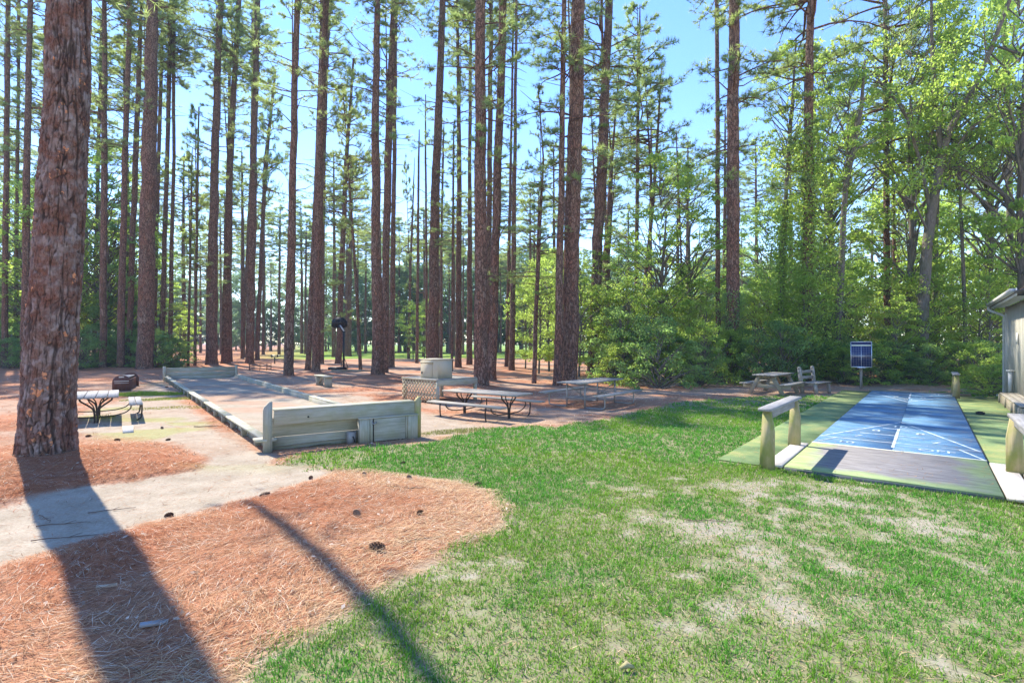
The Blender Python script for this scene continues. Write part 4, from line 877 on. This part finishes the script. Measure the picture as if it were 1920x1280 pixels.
t = thing('ground_board', 'short pale board lying on the sand under the iron-legged bench', 'board', tuple(wz(240, 806)), math.atan2(.79, -.61)); MB().box((0, 0, .025), (1.0, .2, .05)).part('board_body', 'pale_board', t)
def tube_table():
    ang = math.atan2(.77, .64); cx, cy = 2.6, 16.55; hT, hB, off, L = .80, .45, 1.0, 2.75
    root = thing('picnic_table', 'grey wooden picnic table on a galvanised tube frame before the twin pine', 'picnic table', (cx, cy, gz1(cx, cy)), ang, 'picnic tables in the clearing')
    planks(root, 5, L, .165, hT-.02, 0, .014, .042, 'grey_wood')
    for s in (-1, 1): planks(root, 2, L, .135, hB-.02, s*off, .012, .042, 'grey_wood', 'seat_plank')
    for ex in (-1, 1):
        x = ex*.95
        for s in (-1, 1):
            MB().tube([(x, s*.33, hT-.05), (x, s*.33, .0)], .024, 8).part('table_leg', 'galvanised', root, True)
            MB().tube(curve_pts([(x, s*(off+.02), hB-.045), (x, s*(off+.02), .06), (x, s*(off-.06), .02), (x, s*.36, .02)], 14), .022, 8).part('bench_leg', 'galvanised', root, True)
            MB().tube([(x, s*.33, hT-.1), (x-ex*.5, 0, .3)], .014, 6).part('brace', 'galvanised', root, True)
        MB().tube([(x, -.36, .3), (x, .36, .3)], .018, 6).part('cross_tube', 'galvanised', root, True)
        MB().bar((x, -.42, hT-.055), (x, .42, hT-.055), .05, .02).part('top_bracket', 'galvanised', root)
    MB().tube([(-.95, 0, .3), (.95, 0, .3)], .018, 6).part('long_tube', 'galvanised', root, True)
tube_table()
def aframe():
    ang = math.atan2(.70, .71); cx, cy = 10.25, 19.85; hT, hB, off, L = .78, .45, .72, 2.3
    root = thing('picnic_table', 'brown wooden picnic table with slanted plank legs by the shrubs', 'picnic table', (cx, cy, gz1(cx, cy)), ang, 'picnic tables in the clearing')
    planks(root, 5, L, .15, hT-.02, 0, .012, .045, 'grey_wood')
    for s in (-1, 1): planks(root, 2, L, .14, hB-.02, s*off, .012, .045, 'grey_wood', 'seat_plank')
    for ex in (-1, 1):
        x = ex*.85
        for s in (-1, 1): MB().bar((x, s*.62, 0), (x, s*.22, hT-.05), .05, .15, up=(0, 1, .4)).part('leg', 'old_wood', root)
        MB().bar((x-ex*.05, -off-.14, hB-.12), (x-ex*.05, off+.14, hB-.12), .045, .15).part('seat_beam', 'old_wood', root)
        MB().bar((x-ex*.05, -.36, hT-.095), (x-ex*.05, .36, hT-.095), .045, .1).part('top_beam', 'old_wood', root)
        MB().bar((x-ex*.1, 0, hB-.1), (x-ex*.55, 0, hT-.07), .09, .045).part('brace', 'old_wood', root)
aframe()
def garden_bench():
    p = wz(1522, 737); root = thing('garden_bench', 'weathered wooden bench with slatted back next to the brown picnic table', 'bench', (p[0], p[1], p[2]), math.atan2(-.8, .6))
    Wd = 1.15
    for s in (-1, 1):
        y = s*Wd/2
        MB().bar((-.10, y, 0), (-.22, y, 1.0), .07, .13, up=(1, 0, .1)).part('back_post', 'grey_wood', root)
        MB().tube([(-.225, y-.035, 1.0), (-.225, y+.035, 1.0)], .066, 12).part('post_cap', 'grey_wood', root)
        MB().bar((.42, y, 0), (.36, y, .42), .07, .11, up=(1, 0, .1)).part('front_leg', 'grey_wood', root)
        MB().bar((-.14, y, .37), (.44, y, .41), .05, .09).part('side_rail', 'old_wood', root)
    for z in (.62, .85): MB().bar((-.12-.12*z, -Wd/2-.06, z), (-.12-.12*z, Wd/2+.06, z), .035, .12, up=(.1, 0, 1)).part('back_slat', 'grey_wood', root)
    for k in range(4): MB().bar((-.06+k*.155, -Wd/2-.06, .445), (-.06+k*.155, Wd/2+.06, .445), .14, .035).part('seat_slat', 'grey_wood', root)
garden_bench()
# ---- solar panel
def solar():
    p = wz(1614.5, 729); root = thing('solar_panel', 'blue solar panel in a pale frame on a grey post beside the blue court', 'solar panel', tuple(p), -.55)
    MB().bar((0, 0, -.1), (0, 0, 1.2), .1, .1, up=(0, 1, 0)).part('post', 'grey_wood', root)
    R = np.array(Matrix.Rotation(-.18, 3, 'X')); c = np.array([0, -.1, 1.5]); w, h = .74, 1.1
    q = lambda x, y, z: c+R@np.array([x, y, z])
    pg = MB().box(c, (w-.03, .02, h-.03), R).part('panel_glass', 'panel_cell', root)
    for a, b in (((-w/2, -.005, -h/2), (w/2, -.005, -h/2)), ((-w/2, -.005, h/2), (w/2, -.005, h/2)), ((-w/2, -.005, -h/2), (-w/2, -.005, h/2)), ((w/2, -.005, -h/2), (w/2, -.005, h/2))):
        MB().bar(q(*a), q(*b), .03, .04, up=(0, 1, .01) if a[0] == b[0] else (0, 0, 1)).part('frame_bar', 'panel_frame', root)
    m = MB()
    for k in range(1, 8):
        if k != 4: m.box(q(-w/2+k*w/8, -.0125, -.06), (.007, .004, h-.18), R)
    for k in range(1, 9): m.box(q(0, -.0125, -h/2+.02+k*(h-.2)/9), (w-.06, .0035, .007), R)
    g = m.part('cell_lines', 'grey_metal', pg); g['kind'] = 'stuff'
    MB().box(q(0, -.0135, -.06), (.016, .004, h-.17), R).part('centre_strip', 'panel_frame', pg)
    MB().box(q(0, -.0135, -.06), (w-.05, .0042, .014), R).part('middle_strip', 'panel_frame', pg)
    MB().box(q(0, -.0135, h/2-.155), (w-.04, .005, .07), R).part('label_strip', 'cream_line', pg)
    MB().box(q(0, .03, 0), (.3, .05, .5), R).part('back_box', 'grey_metal', root); MB().box(q(0, -.02, -h/2-.03), (.3, .03, .05), R).part('bracket', 'panel_frame', root)
solar()
# ---- shuffleboard
CA = math.atan2(V2[1], V2[0])
def text_mesh(body, size):
    cu = bpy.data.curves.new('letters', 'FONT'); cu.body = body; cu.size = size; cu.align_x = 'CENTER'; cu.align_y = 'CENTER'; cu.extrude = .0008; cu.offset = size*.004
    o = bpy.data.objects.new('letters', cu); SC.collection.objects.link(o); dg = C.evaluated_depsgraph_get(); me = bpy.data.meshes.new_from_object(o.evaluated_get(dg))
    bpy.data.objects.remove(o); me.materials.clear(); me.materials.append(MATS['worn_white_paint']); return me
def shuffle():
    root = thing('shuffleboard_court', 'blue painted plywood shuffleboard court with worn grey apron', 'shuffleboard court', (SA[0], SA[1], 0), CA)     # x across, y along
    zt = .075
    ap = MB().box((0, 0, 0), (CW-.01, AP-.012, .03), bev=.004).part('apron_panel', 'worn_apron', root, loc=(CW/2, AP/2, zt))
    m = MB().box((0, 0, 0), (CW/2-.006, 1.0, .03), bev=.003).mesh('deck_panel', 'blue_paint'); n = 11; pl = (CL-AP)/n
    for k in range(n):
        for s in (0, 1): link('deck_panel', m, root, (CW*(.25+.5*s), AP+.003+pl*(k+.5), zt+.0015*((k+s) % 2)), (0, 0, 0), (1, pl-.006, 1))
    MB().bar((.0, -.012, .03), (CW, -.012, .03), .02, .08).part('edge_board', 'dark_strip', root)
    for x in (-.012, CW+.012): MB().bar((x, AP, .03), (x, CL, .03), .02, .085).part('edge_board', 'dark_strip', root)
    MB().bar((-.1, CL+.03, .08), (CW+.5, CL+.03, .08), .05, .12).part('end_board', 'old_wood', root)
    zl = zt+.02
    def line(a, b, w=.035, mat='worn_white_paint', z=zl): MB().bar((*a, z), (*b, z), w, .003, bev=0).part('court_line', mat, root)
    line((0, AP+.02), (CW, AP+.02), .06, 'cream_line', zl+.0005)
    for f in (0, 1):
        g = (lambda x, y: (x, y)) if not f else (lambda x, y: (CW-x, CL+AP-y))
        b = 3.3; top = 6.6
        line(g(.02, b), g(CW/2, top)); line(g(CW-.02, b), g(CW/2, top)); line(g(.05, b+.02), g(CW-.05, b+.02), .022); line(g(CW/2, b-.5), g(CW/2, 5.3), .05)
        line(g(.62, 4.3), g(CW-.62-.0, 4.3), .022); line(g(.95, 5.32), g(CW-.95, 5.32), .022); line(g(CW-.02, AP+.05), g(CW-.3, b+.0), .025); line(g(.02, AP+.05), g(.3, b+.0), .025)
        for body, x, y, sz in (('10', CW/2, 5.72, .3), ('8', .86, 4.82, .34), ('8', CW-.86, 4.82, .34), ('7', .62, 3.82, .34), ('7', CW-.62, 3.82, .34), ('10', .5, 2.88, .3), ('OFF', CW-.62, 2.88, .3)):
            X_, Y_ = g(x, y); link('number', text_mesh(body, sz), root, (X_, Y_, zl+.001), (0, 0, math.pi*f))
    # carpet strips beside the boards
    MB().box((0, 0, 0), (.98, CL-.0, .02), bev=.002).part('carpet_strip', 'green_carpet', root, loc=(-.53, CL/2+.05, .035))
    MB().box((0, 0, 0), (1.2, CL-2.5, .02), bev=.002).part('carpet_strip', 'green_carpet', root, loc=(CW+.64, 2.5+(CL-2.5)/2, .03))
    MB().bar((-.15, .0, .075), (-.15, 2.25, .075), .25, .045).part('walk_board', 'pale_board', root)
    for x, y0 in ((CW+.16, -.05), (CW+.48, -.3)): MB().bar((x, y0, .075), (x, 2.3, .075), .28, .045).part('walk_board', 'pale_board', root)
shuffle()
def rail_bench(label, px, py, length, ht, sgn):
    p = wz(px, py); root = thing('rail_bench', label, 'rail bench', (p[0], p[1], 0), CA, 'rail benches along the shuffleboard court')
    for y in (0, length):
        pr = [(-.10, 0), (.10, 0), (.10, ht*.62), (.055, ht-.05), (-.055, ht-.05), (-.075, ht*.62), (-.10, ht*.2)] if sgn > 0 else [(-.10, 0), (.10, 0), (.075, ht*.62), (.055, ht-.05), (-.055, ht-.05), (-.10, ht*.62)]
        MB().prism(pr, 'y', .1, (0, y, .0)).part('post', 'mossy_post', root)
    MB().bar((0, -.14, ht-.02), (0, length+.14, ht-.02), .2, .05).part('top_plank', 'silver_wood', root)
    MB().bar((.0, .06, ht-.12), (.0, length-.06, ht-.12), .045, .14).part('side_plank', 'silver_wood', root)
rail_bench('mossy-posted wooden rail bench beside the worn grey apron corner', 1438.5, 883, 2.08, .99, 1)
rail_bench('mossy wooden rail bench at the shed side of the apron, cut by the picture edge', 1904, 897, -2.1, .97, -1)
rail_bench('small mossy rail bench at the far end of the blue court', 1793, 748, 1.5, .9, 1)
t = thing('court_disc', 'small dark disc lying on the green carpet by the shed deck', 'disc', (wz(1838, 779)[0], wz(1838, 779)[1], .05)); MB().tube([(0, 0, 0), (0, 0, .05)], .1, 14).part('disc_body', 'black_plastic', t); MB().tube([(0, 0, .05), (0, 0, .065)], .06, 12).part('disc_knob', 'black_plastic', t)
# ---- shed and deck
def shed():
    cu, cv = suv(18.2, 18.6); root = thing('shed', 'sage board-sided shed with a gutter and needle-strewn roof', 'shed', (18.2, 18.6, 0), CA)   # x across, y along the court
    Lw, Wd, hw = 6.5, 4.5, 3.35
    MB().box((Wd/2, -Lw/2, hw/2), (Wd-.04, Lw-.04, hw-.02)).part('wall', 'siding_wood', root)
    m = MB().box((0, 0, 0), (.02, .29, hw-.1), bev=.003).mesh('siding_board', 'siding_wood')
    for k in range(21): link('siding_board', m, root, (.012, -.2-k*.305, hw/2))
    mb = MB().box((0, 0, 0), (.02, .045, hw-.1)).mesh('batten', 'siding_wood')
    for k in range(21): link('batten', mb, root, (-.006, -.05-k*.305, hw/2))
    MB().bar((-.02, .02, 0), (-.02, .02, hw), .1, .1, up=(0, 1, 0)).part('corner_trim', 'siding_wood', root)
    # roof slab sloping up from the eave
    R = np.array(Matrix.Rotation(-.36, 3, 'Y')); rf = MB().box((2.0, -Lw/2+.2, hw+.95), (5.2, Lw+1.0, .06), R).part('roof', 'shingle_roof', root)
    MB().box((1.2, -Lw/2+.2, hw+.73), (3.0, Lw+.7, .03), R).part('needle_litter', 'leaf_litter_roof', rf)
    e = -.42
    MB().bar((e+.02, .7, hw+.05), (e+.02, -Lw, hw+.05), .03, .2).part('fascia', 'white_trim', rf)
    MB().prism([(-.06, .05), (-.06, -.03), (-.02, -.06), (.05, -.06), (.06, .05)], 'y', Lw+.7, (e-.06, -Lw/2+.35, hw+.09)).part('gutter', 'gutter_metal', rf)
    mr = MB().box((0, 0, 0), (.42, .05, .1)).mesh('rafter_end', 'siding_wood')
    for k in range(9): link('rafter_end', mr, rf, (-.21, .45-k*.6, hw+.03), (0, 0, 0))
    MB().tube(curve_pts([(e-.06, .5, hw+.03), (e-.06, .5, hw-.1), (-.06, .12, hw-.35), (-.09, .12, hw-.5), (-.09, .12, 1.0), (-.09, .12, .1), (-.3, .1, .05)], 14), .045, 8).part('downspout', 'siding_wood', root, True)
    sg = MB().box((-.03, -2.75, 2.15), (.015, .3, .35)).part('notice', 'white_sign', root)
    pp = MB().tube([(-.12, -2.1, .35), (-.12, -2.1, 1.05)], .06, 10).part('pipe', 'white_trim', root); MB().box((-.12, -2.1, 1.07), (.2, .2, .04)).part('pipe_cap', 'white_trim', pp)
    return root
shed()
def deck():
    root = thing('shed_deck', 'low weathered wooden deck along the shed wall', 'deck', (SA[0], SA[1], 0), CA); x0, y0, y1, h = CW+1.12, 9.6, 14.3, .36
    MB().bar((x0, y0, h/2-.02), (x0, y1, h/2-.02), .04, h-.04).part('side_board', 'old_wood', root); MB().bar((x0, y0, h/2-.02), (x0+.6, y0, h/2-.02), .04, h-.045).part('side_board', 'old_wood', root)
    m = MB().box((0, 0, 0), (.16, y1-y0+.05, .04)).mesh('deck_board', 'grey_wood')
    for k in range(3): link('deck_board', m, root, (x0+.05+k*.175, (y0+y1)/2, h))
    for y in (y0+.03, y0+1.5, y0+3., y1-.05): MB().bar((x0-.035, y, 0), (x0-.035, y, h-.03), .06, .03, up=(0, 1, 0)).part('deck_stake', 'old_wood', root)
deck()
# ---- lattice stand with cabinet
def stand():
    c = wz(818, 758.5); a = math.atan2(.698, -.717)          # x runs along the lattice face, y away to the other side
    root = thing('lattice_stand', 'wooden counter with diagonal lattice front under the cream cabinet', 'counter', (c[0], c[1], c[2]), a)
    L, h, D = 1.95, .74, 1.75
    sl = []; sp = .165; n = int((L+h)/sp)
    for s in (1, -1):
        for k in range(n+1):
            x0 = k*sp-h*.0; a0, b0 = (x0, 0.), (x0-h, h)
            if b0[0] < 0: b0 = (0., x0)
            if a0[0] > L: a0 = (L, x0-L)
            if abs(a0[0]-b0[0]) < .08: continue
            xa, xb = (a0[0], b0[0]) if s > 0 else (L-a0[0], L-b0[0])
            MB().bar((xa, .0+.008*s, a0[1]), (xb, .008*s, b0[1]), 0.012, .042, bev=.001, up=(0, 0, 1)).part('lattice_slat', 'lattice_wood', root)
    MB().bar((-.02, 0, h+.02), (L+.02, 0, h+.02), .05, .05).part('lattice_rail', 'lattice_wood', root)
    for x, y in ((.0, -.05), (.02, -D+.05), (L-.05, -.08), (L-.05, -D+.05)): MB().bar((x, y, 0), (x, y, h), .1, .1, up=(0, 1, 0)).part('leg', 'sage_wood', root)
    MB().bar((-.03, -.02, h-.07), (-.03, -D, h-.07), .045, .18).part('counter_beam', 'sage_wood', root)
    MB().bar((L+.0, -.02, h-.07), (L, -D, h-.07), .045, .18).part('counter_beam', 'sage_wood', root)
    m = MB().box((0, 0, 0), (.19, D, .035)).mesh('top_board', 'grey_wood')
    for k in range(10): link('top_board', m, root, (.075+k*.198, -D/2, h+.038))
    root2 = thing('cabinet', 'cream metal cabinet box with lipped door on the lattice counter', 'cabinet', (c[0], c[1], c[2]), a)
    x0, y0, w, d, hh, zb = .22, -.22, .95, .62, .62, h+.06
    MB().box((x0+w/2, y0-d/2, zb+hh/2), (w, d, hh), bev=.01).part('cabinet_body', 'cream_metal', root2)
    MB().box((x0+w/2, y0-d/2, zb+hh+.015), (w+.05, d+.05, .03), bev=.008).part('cabinet_lid', 'cream_metal', root2)
    dr = MB().box((x0+w*.62, y0+.012, zb+hh*.44), (w*.66, .024, hh*.78), bev=.006).part('cabinet_door', 'cream_metal', root2)
    MB().box((x0+w*.6, y0+.03, zb+hh*.84), (w*.7, .06, .05), bev=.012).part('door_lip', 'lattice_wood', dr)
    MB().box((x0+w*.87, y0+.035, zb+hh*.28), (.05, .03, .08), bev=.008).part('door_lock', 'black_plastic', dr)
stand()
# ---- little plank bench
def plank_bench():
    p0, p1 = wz(594, 722), wz(621, 727); mid = (p0+p1)/2; a = math.atan2(-.79, .61)
    root = thing('plank_bench', 'small low plank bench on solid board legs beside the pine', 'bench', tuple(mid), a)
    MB().box((0, 0, .47), (1.75, .36, .045)).part('seat', 'sage_top', root)
    for s in (-1, 1):
        MB().box((s*.62, 0, .222), (.06, .34, .445)).part('leg_board', 'sage_wood', root); MB().bar((s*.58, 0, .12), (s*.25, 0, .44), .09, .05).part('brace', 'sage_wood', root)
    MB().box((0, 0, .40), (1.1, .04, .085)).part('stretcher', 'sage_wood', root)
plank_bench()
# ---- arched rack, post, grill, hoop, wire pit
def arch_rack():
    p = wz(228, 733); root = thing('arched_rack', 'dark red rack with two arched ends and a pale shelf near the thick pine', 'rack', tuple(p), math.atan2(2.35, -1.35))
    w, h = .31, .66; arc = [(-w, 0), (w, 0), (w, h*.55)]+[(w*math.cos(t), h*.55+.30*math.sin(t)) for t in np.linspace(.2, math.pi-.2, 10)]+[(-w, h*.55)]
    for x in (0, 2.4): MB().prism(arc, 'x', .07, (x, 0, 0)).part('arched_end', 'dark_red_wood', root)
    MB().box((-.042, 0, h*.62), (.012, .5, .03)).part('slot_strip', 'pale_board', root); MB().box((-.042, 0, h*.50), (.012, .48, .018)).part('slot_strip', 'pale_board', root); MB().box((-.042, 0, h*.88), (.012, .17, .05)).part('grip_hole', 'pale_board', root)
    MB().box((1.2, .06, h*.80), (2.3, .44, .045)).part('shelf', 'silver_wood', root); MB().box((1.2, -.2, h*.3), (2.3, .04, .5)).part('side_board', 'dark_red_wood', root)
    m = MB().box((0, 0, 0), (.012, .008, .36)).mesh('groove_strip', 'brown_wood')
    for k in range(5): link('groove_strip', m, root, (-.041, -.22+k*.11, .18))
arch_rack()
p = wz(313.5, 684.5); t = thing('sign_post', 'red-brown wooden post with a pale strip, behind the bocce end wall', 'post', tuple(p), .3)
MB().bar((0, 0, -.1), (0, 0, 2.75), .36, .2, up=(0, 1, 0)).part('post_body', 'brown_wood', t); MB().box((-.05, -.115, 2.1), (.16, .02, 1.1)).part('pale_strip', 'white_sign', t); MB().box((0, 0, 2.8), (.42, .26, .09)).part('post_cap', 'white_trim', t)
def grill():
    p = wz(515, 682); root = thing('park_grill', 'black park grill on a thin post at the field edge', 'grill', tuple(p), .2)
    MB().tube([(0, 0, -.05), (0, 0, .62)], .05, 8).part('post', 'black_plastic', root)
    MB().prism([(-.28, 0), (.28, 0), (.31, .27), (.27, .27), (.25, .03), (-.25, .03), (-.27, .27), (-.31, .27)], 'y', .44, (0, 0, .62)).part('fire_box', 'black_plastic', root)
    for k in range(5): MB().tube([(-.26, -.2+k*.1, .82), (.26, -.2+k*.1, .82)], .012, 5).part('grate_bar', 'grey_metal', root)
    MB().tube([(.28, -.1, .84), (.42, -.1, .84), (.42, .1, .84), (.28, .1, .84)], .014, 5).part('grate_handle', 'grey_metal', root)
grill()
def hoop():
    p = wz(642, 692); root = thing('basketball_hoop', 'portable basketball hoop with black fan-shaped backboard seen from behind', 'basketball hoop', tuple(p), .1)
    s = F/p[1]; ztop = 2+(YH-593)/s; zb = 2+(YH-614)/s; w = 29/s/2; hb = ztop-zb
    MB().bar((.1, 0, .05), (.1, 0, 2+(YH-620)/s), .13, .13, up=(0, 1, 0)).part('pole', 'black_plastic', root)
    out = [(-w, zb+hb*.12), (-w*.45, zb), (w*.45, zb), (w, zb+hb*.12), (w, zb+hb*.6), (w*.62, ztop-hb*.1), (w*.2, ztop), (-w*.2, ztop), (-w*.62, ztop-hb*.1), (-w, zb+hb*.6)]
    bx = -.35; MB().prism(out, 'y', .05, (bx, .55, 0)).part('backboard', 'black_plastic', root); bb = SC.collection.objects[-1]
    m = MB()
    for a, b in ((-.8, .0), (-.35, .0), (.35, 0), (.8, 0)): m.bar((bx+a*w*.9, .5, zb+hb*.2), (bx+a*w*.5, .5, zb+hb*.75), .05, .04, up=(0, 1, 0))
    m.bar((bx-w*.9, .5, zb+hb*.45), (bx+w*.9, .5, zb+hb*.45), .05, .04).part('board_ribs', 'iron', bb)
    for dx in (-.09, .09): MB().bar((.1+dx, 0, 2+(YH-622)/s), (bx+dx, .52, zb+hb*.3), .05, .07).part('arm', 'black_plastic', root)
    MB().bar((.13, -.06, 2+(YH-620)/s), (bx+.08, .4, zb+hb*.25), .1, .05).part('height_handle', 'white_trim', root)
    MB().tube([(bx+.23*math.cos(t), .85+.23*math.sin(t), zb+.12) for t in np.linspace(0, 6.28, 17)], .012, 5, False).part('rim', 'rust', bb)
    MB().box((-.35, .1, .09), (1.3, .75, .2), bev=.08).part('base_tank', 'black_plastic', root)
    for x in (-.2, .35): MB().bar((x, .35, .12), (.1, 0, 1.0), .035, .035).part('brace', 'black_plastic', root)
hoop()
def debris():
    p = wz(655, 696); t = thing('plank_heap', 'dark weathered boards lying on straw by the basketball hoop', 'boards', tuple(p), .05)
    for (x, y, L, a, w_) in ((-.6, .1, 1.3, .05, .3), (.8, .25, 1.7, -.1, .12), (.9, -.2, 2.2, .18, .1), (.4, -.35, 1.2, -.3, .1)):
        MB().box((0, 0, 0), (L, w_, .09)).part('board', 'old_wood', t, loc=(x, y, .06+.03*rng.uniform()), rot=(0, .03, a))
debris()
def wire_pit():
    p = wz(488, 694); t = thing('wire_pit', 'low rusty wire fire ring on the straw near the swollen-footed pine', 'fire ring', tuple(p), .1)
    for z in (.08, .3, .5): MB().tube([(.75*math.cos(a), .75*math.sin(a), z) for a in np.linspace(0, 6.283, 25)], .018, 5, False).part('ring', 'rust', t)
    m = MB().tube([(0, 0, 0), (0, 0, .52)], .016, 5).mesh('stay', 'rust')
    for k in range(10): a = k*.6283; link('stay', m, t, (.75*math.cos(a), .75*math.sin(a), 0))
wire_pit()
# ---- pine cones, twigs, leaves, tree stub
def cone_mesh():
    m = MB(); n = 9
    for k in range(n):
        z = k/(n-1); r = .045*math.sin(math.pi*(.12+.83*z))**.7+.006
        for j in range(8):
            a = j*.785+k*.4; d = np.array([math.cos(a), math.sin(a), 0]); s = np.array([-d[1], d[0], 0]); c = np.array([0, 0, z*.11-.055])
            i = m.add([c+d*r*.3-s*.012, c+d*r*.3+s*.012, c+d*r+s*.014+np.array([0, 0, .012]), c+d*r*1.12+np.array([0, 0, .018]), c+d*r-s*.014+np.array([0, 0, .012])]); m.fn.append((i, i+1, i+2, i+3, i+4))
    m.tube([(0, 0, -.055), (0, 0, .06)], .014, 6); return m.mesh('pine_cone', 'cone_brown')
CM = cone_mesh()
for px, py, s, lab in ((318, 971, .95, 'brown closed pine cone lying alone on the pale sand path'), (498, 933, 1.1, 'dark pine cone at the lower edge of the sand path'), (583, 897, .8, 'small pine cone where the sand path meets the grass'),
    (670, 979, 1.15, 'reddish open pine cone in the middle of the straw patch'), (705, 1041, 1.3, 'dark open pine cone on the sunlit tan straw'), (768, 901, 1., 'pine cone near the grassy rim of the straw patch'),
    (683, 894, .9, 'pine cone on the shaded rim of the straw patch'), (898, 911, .9, 'pine cone half sunk in grass past the straw patch'), (788, 976, .8, 'small pine cone on straw towards the grass'),
    (219, 834, 1., 'pine cone on the straw mound below the iron-legged bench'), (165, 822, .9, 'pine cone on the straw mound by the massive pine'), (304, 803, .9, 'pine cone on sand before the straw mound'), (316, 829, .8, 'tiny pine cone beside the straw mound'),
    (756, 871, .7, 'pine cone in the grass below the bocce box'), (312, 727, 1., 'pine cone on mossy sand by the bocce rail')):
    p = wz(px, py); s *= .8; o = link('pine_cone', CM, None, (p[0], p[1], p[2]+.03*s), (rng.uniform(1.3, 1.8), rng.uniform(-.3, .3), rng.uniform(0, 6.28)), (s*.8, s*.8, s*1.15)); tag(o, lab, 'pine cone', 'pine cones on the ground')
def twig(px, py, L, ang, lab, r=.006, mat='twig_brown'):
    p = wz(px, py); t = np.linspace(-.5, .5, 7); d = np.array([math.cos(ang), math.sin(ang)]); P = np.stack([p[0]+d[0]*L*t, p[1]+d[1]*L*t, 0*t], 1); P[:, :2] += rng.normal(size=(7, 2))*L*.02; P[:, 2] = gz(P[:, 0], P[:, 1])+r+.006+np.abs(rng.normal(size=7))*.004
    m = MB().tube(P-p, r*(1-.5*(t+.5)), 5)
    j = P[3]-p; m.tube([j, j+np.array([math.cos(ang+.7)*L*.2, math.sin(ang+.7)*L*.2, .012])], [r*.6, r*.3], 4)
    o = m.part('twig', mat, None, loc=tuple(p)); tag(o, lab, 'twig', 'fallen twigs')
for a in ((120, 985, .5, .3, 'thin twig lying across the shaded sand path'), (85, 975, .4, -.6, 'forked twig in the massive pine shadow on the path'), (210, 960, .45, .5, 'slender twig on the path beside the tree shadow'), (130, 1010, .6, .35, 'long twig near the lower path edge in shadow'),
          (770, 923, .6, .05, 'bare curved twig on the shaded straw rim'), (790, 1020, .45, .4, 'short crooked twig on the tan straw'), (390, 800, .6, .2, 'reddish twig on the sand by the bocce rail', .012), (1180, 740, .9, .15, 'grey stick on straw behind the tube-legged table', .012),
          (1330, 985, .5, -.1, 'dark stick on the bare lawn patch'), (1835, 910, .5, -.5, 'thin dark stick on the worn apron', .008), (585, 832, .5, -1., 'stick leaning in the gap under the bocce front wall', .01), (600, 836, .45, .8, 'second stick in the gap under the bocce front wall', .01)): twig(*a)
p = wz(288, 1198); o = MB().box((0, 0, .02), (.16, .05, .02), bev=.008).part('bark_flake', 'stone_grey', None, loc=tuple(p), rot=(0, .1, .5)); tag(o, 'grey bark flake lying in the big tree shadow', 'bark flake')
p = wz(200, 1118); o = MB().box((0, 0, .02), (.13, .035, .015), bev=.006).part('bark_flake', 'pale_leaf', None, loc=tuple(p), rot=(.1, .1, .6)); tag(o, 'pale bark flake in the shaded straw', 'bark flake')
p = wz(1176, 1262); o = MB().tube([(-.04, 0, .02), (0, 0, .045), (.04, 0, .025)], [.012, .021, .01], 7).part('fallen_fruit', 'mossy_post', None, loc=tuple(p)); tag(o, 'small yellowish fallen fruit in the thin lawn', 'fruit')

# ---- light summer air over the field
hz = bpy.data.materials.new('haze'); hz.use_nodes = True; ht = hz.node_tree; ht.nodes.clear(); MATS['haze'] = hz
hv = ht.nodes.new('ShaderNodeVolumePrincipled'); hv.inputs['Color'].default_value = (.72, .86, 1, 1); hv.inputs['Density'].default_value = .00055; hv.inputs['Anisotropy'].default_value = 0.
ho = ht.nodes.new('ShaderNodeOutputMaterial'); ht.links.new(hv.outputs[0], ho.inputs['Volume'])
x0, x1, y0, y1, z0, z1 = gx[0]-5, gx[-1]+5, gy[0]-5, gy[-1]+5, -1.6, 48.
V = np.array([(x, y, z) for z in (z0, z1) for y in (y0, y1) for x in (x0, x1)])
hb = link('haze', mk('haze', V, [np.array([[0, 2, 3, 1], [4, 5, 7, 6], [0, 1, 5, 4], [2, 6, 7, 3], [0, 4, 6, 2], [1, 3, 7, 5]])], ['haze'])); tag(hb, kind='stuff')

# ---- where several of a kind stand in one gap, say which by apparent size
byl = {}
for o in SC.collection.objects:
    if o.parent is None and o.get('group') and o.get('label'): byl.setdefault(o['label'], []).append(o)
ORD = ['biggest there', 'second biggest there', 'third biggest there', 'fourth biggest there']
for lab, os_ in byl.items():
    if len(os_) > 1 and ' between ' in lab or len(os_) > 1 and 'sunlit sapling' in lab:
        os_.sort(key=lambda o: -o.scale[2]/o.location[1])
        for k, o in enumerate(os_): sf = 'smallest there' if k == len(os_)-1 else ORD[min(k, 3)]; nw = len(lab.replace('-', ' ').split()); o['label'] = lab+', '+(sf if nw+len(sf.split()) <= 15 else sf.replace(' there', '').replace(' biggest', '') if nw < 16 else '')
